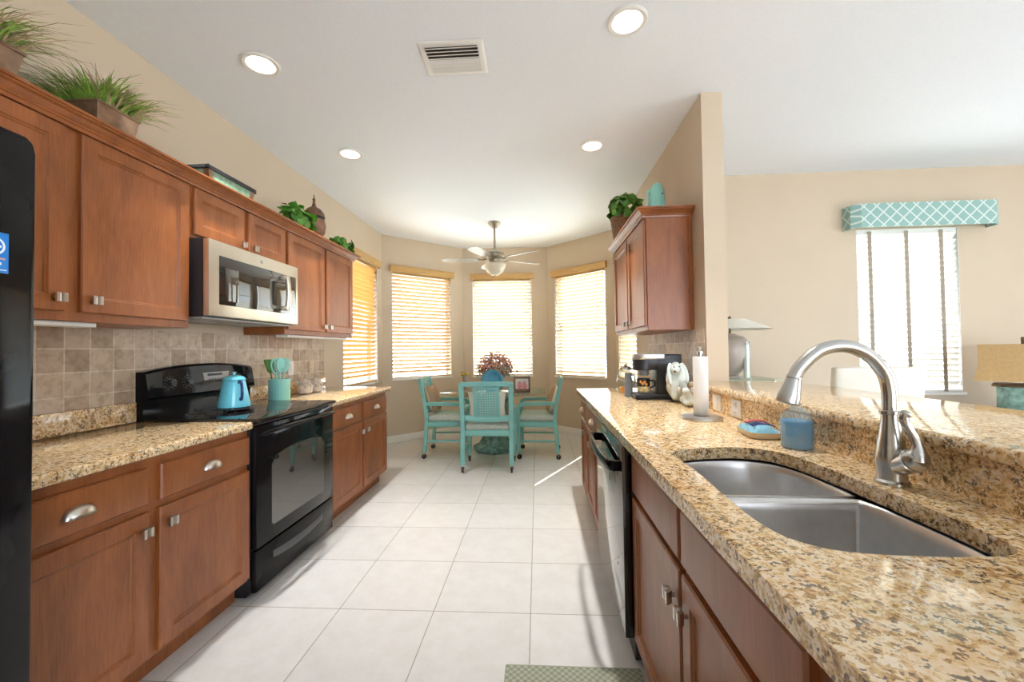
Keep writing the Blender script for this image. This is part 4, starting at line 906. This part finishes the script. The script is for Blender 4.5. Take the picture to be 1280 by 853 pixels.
for (nm, ox, oy, mt, ln), lb in zip(UT, ULAB):
    t = thing({'whisk': 'ring_spoon'}.get(nm, nm), lb, 'cooking utensil', (cx_ + ox * .5, cy_ + oy * .5, 0.93), group='cooking utensils in the crock')
    p0 = Vector((cx_ + ox * .5, cy_ + oy * .5, 0.93)); dd_ = Vector((ox * 1.0, oy * 1.5 + ln * .9, 1)).normalized(); p1 = p0 + dd_ * .19
    MB().tube([p0, p0 + dd_ * .1, p1], [.006, .006, .005], 10).build('handle', M['cream'] if nm == 'spoon' else M[mt], t)
    hd_ = MB(); sx_ = Vector((0.25, 1, 0)).normalized(); nn = sx_.cross(dd_)
    if nm == 'ladle' or nm == 'whisk':
        cc = p1 + dd_ * .05
        hd_.tube([cc + (sx_ * math.cos(a) * .034 + dd_ * math.sin(a) * .052) for a in [2 * math.pi * i / 20 for i in range(21)]], .006, 8)
    else:
        W_ = .036 if nm == 'spoon' else .038
        shp = [(0.006, 0), (W_ * .7, .02), (W_, .05), (W_ * .9, .085), (W_ * .5, .105), (0.001, .11)] if nm == 'spoon' else [(0.006, 0), (W_ * .6, .015), (W_ * .9, .06), (W_, .10), (W_ * .9, .105), (0.001, .106)]
        lp = [p1 + sx_ * w + dd_ * h for w, h in shp] + [p1 - sx_ * w + dd_ * h for w, h in shp[::-1]]
        hd_.rings([[q + nn * .004 for q in lp], [q - nn * .004 for q in lp]])
    hd_.build('head', M[mt], t, bevel=0.0015 if nm not in ('ladle', 'whisk') else 0)
for y, lb in ((3.43, 'patterned ceramic canister nearer the range on left counter'), (3.60, 'patterned ceramic canister farther from the range on left counter')):
    x = -1.985; t = thing('canister', lb, 'canister', (x, y, 0.915), group='ceramic canisters')
    MB().lathe([(.045, .915), (.058, .925), (.062, .96), (.058, .99), (.045, 1.005), (.042, 1.008)], (x, y, 0), 28).build('jar', M['jarbody'], t)
    MB().lathe([(.047, 1.008), (.050, 1.012), (.046, 1.026), (.022, 1.040), (.006, 1.044), (.010, 1.052), (.006, 1.06), (.001, 1.061)], (x, y, 0), 28).build('lid', M['jar'], t)
    e = MB()
    for k in range(3):
        a = -0.9 + k * .7
        e.ball((x + .055 * math.cos(a), y + .055 * math.sin(a), .975 + .006 * (k % 2)), .013, 8)
    e.build('painted_flowers', M['jar'], t)
def outlet(nm, lb, x, sg, y, z, mt, w=0.037, h=0.06, kind='rocker', n=1):
    t = thing(nm, lb, 'wall outlet', (x, y, z - h), group='wall plates')
    MB().box(x, x + sg * .006, y - w, y + w, z - h, z + h, .002).build('plate', M[mt], t)
    f = MB()
    if kind == 'rocker': f.box(x + sg * .006, x + sg * .010, y - .016, y + .016, z - .033, z + .033, .001); f.build('rocker', M[mt], t)
    else:
        for zz in (-.02, .02): f.box(x + sg * .006, x + sg * .008, y - .016, y + .016, z + zz - .014, z + zz + .014, .001)
        f.build('socket', M[mt], t)
        q = MB()
        for zz in (-.02, .02):
            for yy in (-.006, .006): q.box(x + sg * .008, x + sg * .0083, y + yy - .001, y + yy + .001, z + zz - .004, z + zz + .006)
        q.build('slots', M['darkgrey'], t)
outlet('light_switch', 'white rocker switch on left tile backsplash', -2.1095, 1, 3.43, 1.133, 'paper')
outlet('outlet', 'beige outlet on left backsplash near the window', -2.1095, 1, 3.75, 1.130, 'beige', kind='duplex')
outlet('light_switch', 'white plate on granite splash closest to paper towel', 0.9635, -1, 2.30, 0.964, 'paper', .05, .042)
outlet('outlet', 'white outlet on granite splash closest to the blue towel', 0.9635, -1, 2.085, 0.964, 'paper', .05, .042, kind='duplex')

# ------------------------------------------------------------------ on top of left cabinets
TZ = 2.1745
def planter(lb, x0, x1, y0, y1, seed, hgt=0.165):
    rnd = random.Random(seed); t = thing('planter', lb, 'planter', ((x0 + x1) / 2, (y0 + y1) / 2, TZ), group='copper planters of grass')
    cx_, cy_ = (x0 + x1) / 2, (y0 + y1) / 2; hx, hy = (x1 - x0) / 2, (y1 - y0) / 2
    mb = MB(); mb.rings([[(cx_ + sx * hx * k, cy_ + sy * hy * k, TZ + z) for sx, sy in ((-1, -1), (1, -1), (1, 1), (-1, 1))] for k, z in ((.80, 0), (.98, hgt - .012), (1.02, hgt - .010), (1.02, hgt), (.95, hgt), (.93, hgt - .03))], True, True, True); mb.build('trough', M['copper'], t, bevel=.002)
    g = MB(); blades(g, (cx_, cy_, TZ + hgt - .03), hx, hy, 620, .10, .24, .14, .0050, .75, rnd); g.build('grass', M['grass'], t)
    g = MB(); blades(g, (cx_, cy_ + .03, TZ + hgt - .03), hx, hy, 380, .13, .25, .14, .0042, .7, rnd); g.build('dry_grass', M['seed'], t)
    return t
planter('copper planter of grass at far left corner above refrigerator', -2.03, -1.80, 1.10, 1.345, 3)
planter('copper planter of grass beside the green box on left cabinets', -2.04, -1.815, 1.60, 1.785, 4)
t = thing('storage_box', 'green patina box with black rim on left cabinets', 'box', (-1.90, 2.33, TZ))
bx0, bx1, by0, by1 = -1.99, -1.80, 2.165, 2.545
mb = MB(); mb.rings([[(-1.895 + sx * .095 * k, 2.355 + sy * .19 * k, TZ + z) for sx, sy in ((-1, -1), (1, -1), (1, 1), (-1, 1))] for k, z in ((.86, 0), (.97, .13), (.9, .13), (.85, .02))]); mb.build('body', M['patina'], t)
mb = MB()
for y0_, y1_ in ((2.158, 2.178), (2.532, 2.552)): mb.box(-1.995, -1.795, y0_, y1_, TZ + .118, TZ + .140)
for x0_, x1_ in ((-1.995, -1.975), (-1.815, -1.795)): mb.box(x0_, x1_, 2.158, 2.552, TZ + .118, TZ + .140)
mb.build('rim', M['blackmat'], t, bevel=.002)
for sx in (-1, 1):
    for sy in (-1, 1):
        q = MB(); q.rings([[(-1.895 + sx * .0955 * k - (0 if a else sx * .03), 2.355 + sy * .191 * k - (sy * .035 if b_ else 0), TZ + z) for a, b_ in ((1, 1), (1, 0), (0, 0))] for k, z in ((.868, 0.001), (.985, .12))]); q.build('corner_plate', M['copper'], t)
def ivy(lb, c, rx, ry, rz, n, seed, size=.05, pot='copper'):
    rnd = random.Random(seed); t = thing('ivy_plant', lb, 'plant', (c[0], c[1], TZ), group='ivy plants on the cabinets')
    MB().lathe([(.04, TZ), (.055, TZ + .05), (.058, TZ + .055), (.05, TZ + .056), (.045, TZ + .03)], (c[0] - .01, c[1], 0), 20).build('pot', M[pot], t)
    g = MB(); leaves(g, c, rx, ry, rz, n, size, rnd); g.build('foliage', M['leaf'], t)
    g = MB()
    for _ in range(14):
        a = rnd.uniform(0, 6.28); g.tube([(c[0] - .01, c[1], TZ + .04), (c[0] + rx * .5 * math.cos(a), c[1] + ry * .5 * math.sin(a), c[2] + rz * .3), (c[0] + rx * .85 * math.cos(a), c[1] + ry * .85 * math.sin(a), c[2])], .0025, 5)
    g.build('stems', M['leafdark'], t); return t
ivy('bushy ivy left of the brown finial on left cabinets', (-1.83, 3.07, 2.285), .10, .20, .12, 95, 5, .062)
ivy('low trailing ivy right of the brown finial on left cabinets', (-1.83, 3.80, 2.250), .09, .20, .08, 80, 6, .060)
px, py = -1.92, 3.47
t = thing('decorative_urn', 'rusty brown pointed urn ornament between two ivy plants', 'ornament', (px, py, TZ))
MB().lathe([(.06, TZ), (.062, TZ + .012), (.025, TZ + .03), (.02, TZ + .05), (.05, TZ + .075), (.085, TZ + .13), (.095, TZ + .19), (.085, TZ + .24), (.080, TZ + .245)], (px, py, 0), 28).build('base', M['rust'], t)
MB().lathe([(.082, TZ + .262), (.088, TZ + .265), (.082, TZ + .30), (.055, TZ + .335), (.022, TZ + .355), (.012, TZ + .385), (.010, TZ + .41), (.014, TZ + .42), (.005, TZ + .435), (.003, TZ + .465)], (px, py, 0), 28).build('lid', M['rust'], t)
q = MB(); q.lathe([(.076, TZ + .244), (.076, TZ + .263)], (px, py, 0), 24)
for k in range(12): q.bar((px + .08 * math.cos(k * .5236), py + .08 * math.sin(k * .5236), TZ + .243), (px + .083 * math.cos(k * .5236 + .4), py + .083 * math.sin(k * .5236 + .4), TZ + .264), .006, .006)
q.build('pierced_band', M['blackmat'], t)

# on top of the right cabinet
px, py = 0.80, 3.76
t = thing('ivy_basket', 'brown basket of ivy on right wall cabinet', 'plant', (px, py, TZ))
bk = MB(); bk.lathe([(.085, TZ), (.10, TZ + .08), (.118, TZ + .20), (.122, TZ + .255), (.126, TZ + .262), (.116, TZ + .265), (.10, TZ + .20)], (px, py, 0), 28)
for k in range(9): bk.lathe([(.087 + .0037 * k, TZ + .012 + .027 * k), (.096 + .0037 * k, TZ + .024 + .027 * k), (.089 + .0037 * k, TZ + .036 + .027 * k)], (px, py, 0), 28, False, False)
bk.build('basket', M['basket'], t)
g = MB(); leaves(g, (px, py, TZ + .34), .15, .19, .13, 150, .062, random.Random(11)); g.build('foliage', M['leaf'], t)
g = MB(); leaves(g, (px, py, TZ + .28), .135, .17, .08, 50, .06, random.Random(12)); g.build('dark_foliage', M['leafdark'], t)
px, py = 0.93, 3.2
t = thing('ceramic_ornament', 'rounded aqua ceramic ornament on right wall cabinet', 'ornament', (px, py, TZ))
MB().lathe([(.045, TZ), (.054, TZ + .012), (.057, TZ + .12), (.057, TZ + .24), (.050, TZ + .29), (.032, TZ + .335), (.002, TZ + .352)], (px, py, 0), 28, sy=.62).build('body', M['aqua'], t)
MB().tube(spline([(px - .054, py, TZ + .29), (px - .072, py, TZ + .27), (px - .074, py, TZ + .12), (px - .055, py, TZ + .09)], 5), .008, 10).build('side_loop', M['aqua'], t)
MB().ball((px + .030, py - .028, TZ + .255), .007, 8).build('spot', M['darkgrey'], t)

# ------------------------------------------------------------------ right counter things
CZ = 0.9145
px, py = 0.793, 2.08
t = thing('paper_towel_holder', 'steel paper towel stand with a nearly finished white roll', 'paper towel holder', (px, py, CZ))
MB().lathe([(.094, CZ), (.096, CZ + .006), (.094, CZ + .014), (.085, CZ + .017), (.01, CZ + .018)], (px, py, 0), 40).build('base', M['steel'], t)
MB().lathe([(.008, CZ + .016), (.008, CZ + .315), (.013, CZ + .318), (.013, CZ + .328), (.009, CZ + .332), (.013, CZ + .345), (.008, CZ + .352), (.001, CZ + .353)], (px, py, 0), 20).build('post', M['chrome'], t)
t2 = MB(); t2.lathe([(.034, CZ + .020), (.0345, CZ + .022), (.0345, CZ + .302), (.034, CZ + .304), (.018, CZ + .304), (.018, CZ + .020), (.034, CZ + .020)], (px, py, 0), 36, False, False)
tag(t2.build('paper_towel_roll', M['paper']), 'thin white paper towel roll on the steel stand', 'paper towel')
px, py = 0.887, 1.49
t = thing('soap_dispenser', 'ribbed glass soap bottle of blue liquid by the sink', 'soap dispenser', (px, py, CZ))
sg = 96; rr = lambda i: 0.0012 * math.cos(i * 2 * math.pi / 4)
rb = MB(); prof = [(.045, 0), (.048, .003), (.048, .098), (.046, .106), (.036, .122), (.022, .135), (.015, .140), (.015, .148)]
rb.rings([[(px + (r + rr(i) * min(1, r / .03)) * math.cos(2 * math.pi * i / sg), py + (r + rr(i) * min(1, r / .03)) * math.sin(2 * math.pi * i / sg), CZ + z) for i in range(sg)] for r, z in prof], True, True, False); rb.build('bottle', M['ribglass'], t, sharp=70)
MB().lathe([(.044, .003), (.0455, .006), (.0455, .092), (.044, .094)], (px, py, CZ), 40).build('liquid', M['soap'], t)
p = MB(); p.lathe([(.016, .146), (.017, .148), (.017, .160), (.008, .163), (.006, .166), (.006, .178), (.009, .180), (.009, .188), (.004, .190)], (px, py, CZ), 20); p.tube([(px, py, CZ + .184), (px - .02, py - .01, CZ + .186), (px - .035, py - .016, CZ + .180)], .0045, 10); p.build('pump', M['nickel'], t)
px, py = 0.865, 1.70
t = thing('soap_tray', 'cream ceramic tray beside the soap bottle', 'tray', (px, py, CZ), R(-8))
rs = [[(a * k * math.copysign(abs(math.cos(q)) ** .5, math.cos(q)), b_ * k * math.copysign(abs(math.sin(q)) ** .5, math.sin(q)), z) for q in [2 * math.pi * i / 40 for i in range(40)]] for (a, b_) in ((.062, .10),) for k, z in ((.86, 0), (.9, .004), (.98, .022), (1.0, .025), (.95, .024), (.88, .009), (.2, .008))]
MB().rings(rs).build('dish', M['cream'], t, False, sharp=60)
t = thing('dish_towel', 'folded blue dish towel with red band lying on tray', 'dish towel', (px, py, CZ + .0105), R(-8))
tw = MB(); n = 22; g = {}
for i in range(n + 1):
    for j in range(n + 1):
        u, v = 2 * i / n - 1, 2 * j / n - 1; zz = .018 + .018 * (1 - abs(u) ** 3) * (1 - abs(v) ** 4) + .004 * math.sin(6 * v + 2 * u) + .003 * math.sin(11 * u)
        edge = max(abs(u), abs(v)); zz = zz if edge < .97 else .004
        g[i, j] = tw.bm.verts.new((u * .050 * (1 - .06 * abs(v)), v * .082, zz))
for i in range(n):
    for j in range(n): tw.face([g[i, j], g[i + 1, j], g[i + 1, j + 1], g[i, j + 1]])
ed = [g[i, 0] for i in range(n + 1)] + [g[n, j] for j in range(1, n + 1)] + [g[i, n] for i in range(n - 1, -1, -1)] + [g[0, j] for j in range(n - 1, 0, -1)]
tw.face(ed[::-1])
tw.build('cloth', M['bluecloth'], t, False, sharp=75)
rd = MB()
rd.tube(spline([(-.040, .02, .036), (-.01, .022, .043), (.02, .018, .043), (.042, .02, .034)], 5), 1.0, sq=(.003, .012)); rd.build('red_band', M['redcloth'], t, False)
rd = MB()
for k in range(3): rd.tube(spline([(-.040, -.03 - k * .014, .036), (-.01, -.022 - k * .014, .042), (.02, -.036 - k * .014, .041), (.04, -.026 - k * .014, .033)], 5), 1.0, sq=(.002, .003))
rd.build('navy_swirls', M['navy'], t, False)

# coffee maker in profile, facing -x
px, py = 0.815, 2.93
t = thing('coffee_maker', 'dark single serve coffee maker on right counter', 'coffee maker', (px, py, CZ))
y0, y1 = py - .075, py + .075
MB().box(px - .155, px + .155, y0, y1, CZ, CZ + .038, .010, 3).build('base', M['blackmat'], t)
MB().box(px - .01, px + .155, y0 + .001, y1 - .001, CZ + .036, CZ + .305, .008, 3).build('tower', M['blackmat'], t)
hm = MB(); hm.lathe([(.05, .195), (.074, .20), (.075, .29), (.070, .303), (.05, .305)], (px - .082, py, CZ), 32); hm.box(px - .085, px + .02, y0 + .002, y1 - .002, CZ + .20, CZ + .304, .006)
hm.build('brew_head', M['blackmat'], t)
lp = []
for k in range(13): a = math.pi / 2 + math.pi * k / 12; lp.append((px - .085 + .077 * math.cos(a), py + .077 * math.sin(a)))
lp += [(px + .04, py - .077), (px + .055, py - .06), (px + .055, py + .06), (px + .04, py + .077)]
MB().prism(lp, 'z', CZ + .272, CZ + .309).build('lid', M['steel'], t, bevel=.004)
MB().lathe([(.03, .16), (.035, .165), (.035, .20)], (px - .08, py, CZ), 20).build('nozzle', M['slate'], t)
MB().box(px - .15, px - .02, y0 + .01, y1 - .01, CZ + .0385, CZ + .042).build('drip_grate', M['darkgrey'], t)
mx = px - .085
t = thing('mug', 'painted yellow and black mug on the coffee maker tray', 'mug', (mx, py, CZ + .0425))
MB().lathe([(.034, .0425), (.040, .047), (.043, .085)], (mx, py, CZ), 28, True, False).build('lower_band', M['mugpaint'], t)
MB().lathe([(.043, .0851), (.044, .14), (.041, .14), (.039, .055), (.002, .052)], (mx, py, CZ), 28, False, True).build('upper_band', M['blackmat'], t)
e = MB()
for k, (a, z) in enumerate(((-1.9, .105), (-1.6, .115), (-1.35, .10), (-2.2, .118))): e.ball((mx + .043 * math.cos(a), py + .043 * math.sin(a), CZ + z), .010, 8, sy=.5)
e.build('painted_flowers', M['orange'], t)
MB().tube(spline([(mx + .040, py - .012, CZ + .125), (mx + .066, py - .018, CZ + .12), (mx + .07, py - .019, CZ + .09), (mx + .042, py - .012, CZ + .075)], 5), .006, 10).build('handle', M['blackmat'], t)
# glass carafe behind, with slate handle
px, py = 0.665, 3.2
t = thing('glass_jar', 'round glass jar with silver lid behind the coffee maker', 'jar', (px, py, CZ))
MB().lathe([(.002, .001), (.045, .001), (.055, .006), (.068, .05), (.070, .10), (.058, .15), (.042, .172), (.044, .185)], (px, py, CZ), 32, True, False).build('bowl', M['clear'], t)
q = MB().lathe([(.030, .0085), (.040, .010), (.044, .020), (.044, .055), (.040, .060), (.006, .059), (.003, .062), (.003, .070)], (px, py, CZ), 24)
tag(q.build('candle', M['orange']), 'orange filler, standing in for contents, inside the round glass jar', 'candle')  # made-up candle shape in place of the jar's orange contents
MB().lathe([(.047, .186), (.05, .19), (.045, .205), (.02, .213), (.008, .216), (.012, .228), (.004, .235)], (px, py, CZ), 28).build('lid', M['chrome'], t)
px, py = 0.655, 3.055
t = thing('milk_frother', 'slate grey curved jug between glass jar and coffee maker', 'jug', (px, py, CZ))
MB().lathe([(.026, .0), (.030, .004), (.028, .09), (.024, .15), (.026, .17), (.022, .17), (.02, .02)], (px, py, CZ), 24).build('body', M['slate'], t)
MB().tube(spline([(px + .022, py, CZ + .155), (px + .045, py, CZ + .15), (px + .047, py, CZ + .10), (px + .024, py, CZ + .07)], 5), .005, 8).build('handle', M['slate'], t)
# ceramic animal figures (skin-modifier bodies)
def skin_fig(name, parent, verts, edges, radii, mat):
    me = bpy.data.meshes.new(name); me.from_pydata(verts, edges, []); o = bpy.data.objects.new(name, me); COL.objects.link(o); o.parent = parent
    sk = o.modifiers.new('skin', 'SKIN'); sk.use_smooth_shade = True
    for v, r in zip(me.skin_vertices[0].data, radii): v.radius = tuple(0.80 * q for q in (r if isinstance(r, tuple) else (r, r)))
    me.skin_vertices[0].data[0].use_root = True
    sb = o.modifiers.new('sub', 'SUBSURF'); sb.levels = 2; sb.render_levels = 2
    me.materials.append(mat); return o
px, py = 0.885, 2.72
t = thing('ceramic_dog', 'large white ceramic long eared dog figurine', 'figurine', (px, py, CZ), R(10))
V = [(0, 0.005, .060), (0, .005, .120), (0, .0, .170), (-.008, -.012, .222), (-.032, -.045, .205), (-.042, -.058, .196), (-.034, -.040, .10), (-.040, -.050, .022), (.030, -.040, .10), (.036, -.048, .022), (-.040, .012, .045), (.040, .012, .045)]
E_ = [(0, 1), (1, 2), (2, 3), (3, 4), (4, 5), (2, 6), (6, 7), (2, 8), (8, 9), (0, 10), (0, 11)]
skin_fig('body', t, V, E_, [.082, .078, .066, .060, .034, .024, .030, .026, .030, .026, .052, .052], M['ceramic'])
for sg_ in (-1, 1):
    skin_fig('ear', t, [(.034 * sg_ - .008, -.012, .252), (.052 * sg_ - .008, -.022, .215), (.056 * sg_ - .006, -.032, .16), (.052 * sg_ - .004, -.038, .112)], [(0, 1), (1, 2), (2, 3)], [(.012, .016), (.013, .022), (.014, .026), (.010, .016)], M['ceramic'])
q = MB(); q.ball((-.048, -.074, .200), .007, 8); q.ball((-.040, -.052, .228), .005, 8); q.ball((-.008, -.058, .230), .005, 8); q.build('face_marks', M['darkgrey'], t, False)
px, py = 0.895, 2.55
t = thing('ceramic_puppy', 'small white ceramic puppy figurine lying by the larger dog', 'figurine', (px, py, CZ), R(-10))
V = [(0, .03, .042), (0, -.02, .045), (-.012, -.05, .075), (-.02, -.062, .10), (-.035, -.085, .092), (-.03, -.085, .016), (.03, -.08, .016), (.035, .05, .02), (-.035, .05, .02)]
skin_fig('body', t, V, [(0, 1), (1, 2), (2, 3), (3, 4), (1, 5), (1, 6), (0, 7), (0, 8)], [.042, .038, .032, .034, .018, .015, .015, .019, .019], M['ceramic'])
for sg_ in (-1, 1): skin_fig('ear', t, [(-.02 + .032 * sg_, -.055, .118), (-.02 + .042 * sg_, -.06, .085)], [(0, 1)], [(.008, .014), (.010, .016)], M['jar'])

# rug
rg = MB(); rg.box(-0.145, 0.385, 0.2, 1.677, 0.0005, 0.011, .004); tag(rg.build('rug', M['rug']), 'sage green woven kitchen mat on floor by the sink cabinet', 'rug')

# ------------------------------------------------------------------ dining room beyond the bar
px, py = 2.10, 2.93
t = thing('parsons_chair', 'ivory leather parsons chair behind the granite bar', 'dining chair', (px, py, 0), R(-12))
MB().box(-.235, .235, -.22, .24, .36, .50, .03, 4).build('seat', M['leather'], t, False)
rs = []
for k in range(11):
    u = k / 10; z = .40 + .73 * u; y = -.22 - .10 * u ** 1.5; w = .222 + .006 * u; rs.append([(-w, y - .035, z), (-w * .8, y - .045, z), (w * .8, y - .045, z), (w, y - .035, z), (w, y + .03, z), (w * .8, y + .045 , z), (-w * .8, y + .045, z), (-w, y + .03, z)])
MB().rings(rs).build('backrest', M['leather'], t, False, bevel=.012, seg=3)
for sx in (-1, 1):
    for y in (-.2, .2): MB().tube([(sx * .205, y, 0), (sx * .205, y, .365)], [.016, .024], 4).build('leg', M['darkwood'], t, False)
px, py = 3.83, 3.50
t = thing('console_table', 'dark console table under the teal based lamp', 'console table', (px, py, 0))
MB().box(px - .42, px + .6, py - .2, py + .2, .690, .725, .006).build('tabletop', M['darkwood'], t)
MB().box(px - .38, px + .56, py - .17, py + .17, .60, .690).build('apron', M['darkwood'], t)
for sx in (-.37, .55):
    for sy in (-.16, .16): MB().cyl((px + sx, py + sy, 0), (px + sx, py + sy, .60), .018, .026, 12).build('leg', M['darkwood'], t)
t = thing('table_lamp', 'teal based table lamp with square tan shade', 'table lamp', (px, py, .7255), R(42))
MB().box(-.165, .165, -.165, .165, 0, .020, .004).build('foot', M['darkwood'], t, False)
oc = [(-.155, -.11), (-.11, -.155), (.11, -.155), (.155, -.11), (.155, .11), (.11, .155), (-.11, .155), (-.155, .11)]
MB().prism(oc, 'z', .020, .195).build('base', M['tealcrackle'], t, False, bevel=.004)
MB().prism([(x * 1.12, y * 1.15) for x, y in oc], 'z', .195, .212).build('cap', M['bronze'], t, False, bevel=.003)
MB().cyl((0, 0, .21), (0, 0, .53), .016).build('stem', M['bronze'], t, False)
sh = MB(); prof = [(.268, .245), (.250, .31), (.240, .38), (.238, .45), (.240, .53)]
sh.rings([[(sx * w, sy * w, z) for sx, sy in ((-1, -1), (-.5, -1.02), (.5, -1.02), (1, -1), (1, 1), (.5, 1.02), (-.5, 1.02), (-1, 1))] for w, z in prof], True, False, False)
bmesh.ops.solidify(sh.bm, geom=list(sh.bm.faces), thickness=.004); sh.build('lamp_shade', M['shade'], t, False, sharp=20)
MB().box(-.022, .022, -.022, .022, .53, .585, .004).build('finial', M['rust'], t, False)
px, py = 1.60, 3.55
t = thing('side_table', 'tall glass topped table glimpsed beyond the wall end', 'side table', (px, py, 0))
MB().box(px - .36, px + .30, py - .2, py + .25, .995, 1.007, .003).build('glass_top', M['tableglass'], t)
for sx in (-.32, .26):
    for sy in (-.16, .21): MB().cyl((px + sx, py + sy, 0), (px + sx, py + sy, .995), .012, seg=12).build('leg', M['chrome'], t)
t = thing('table_lamp', 'taupe gourd lamp with wide white shade beyond wall end', 'table lamp', (px, py, 1.0075))
MB().lathe([(.07, 1.0075), (.07, 1.02), (.05, 1.035), (.08, 1.06), (.125, 1.11), (.150, 1.19), (.152, 1.25), (.135, 1.31), (.10, 1.345), (.05, 1.362), (.04, 1.375)], (px, py, 0), 36).build('base', M['taupe'], t)
MB().cyl((px, py, 1.37), (px, py, 1.50), .010).build('stem', M['bronze'], t)
sh = MB(); sh.lathe([(.31, 1.405), (.12, 1.490)], (px, py, 0), 48, False, False); bmesh.ops.solidify(sh.bm, geom=list(sh.bm.faces), thickness=.003); sh.build('lamp_shade', M['whiteshade'], t)
MB().lathe([(.012, 1.495), (.014, 1.505), (.004, 1.52)], (px, py, 0), 12).build('finial', M['bronze'], t)
px, py = 1.665, 3.42
t = thing('glass_cylinder', 'slender clear glass cylinder in front of the gourd lamp', 'vase', (px, py, 1.0075))
MB().lathe([(.026, .0), (.028, .003), (.028, .30), (.025, .30), (.024, .008), (.002, .006)], (px, py, 1.0075), 24).build('tube', M['clear'], t)
MB().lathe([(.020, .009), (.020, .27), (.004, .275), (.003, .29)], (px, py, 1.0075), 16).build('candle', M['paper'], t)
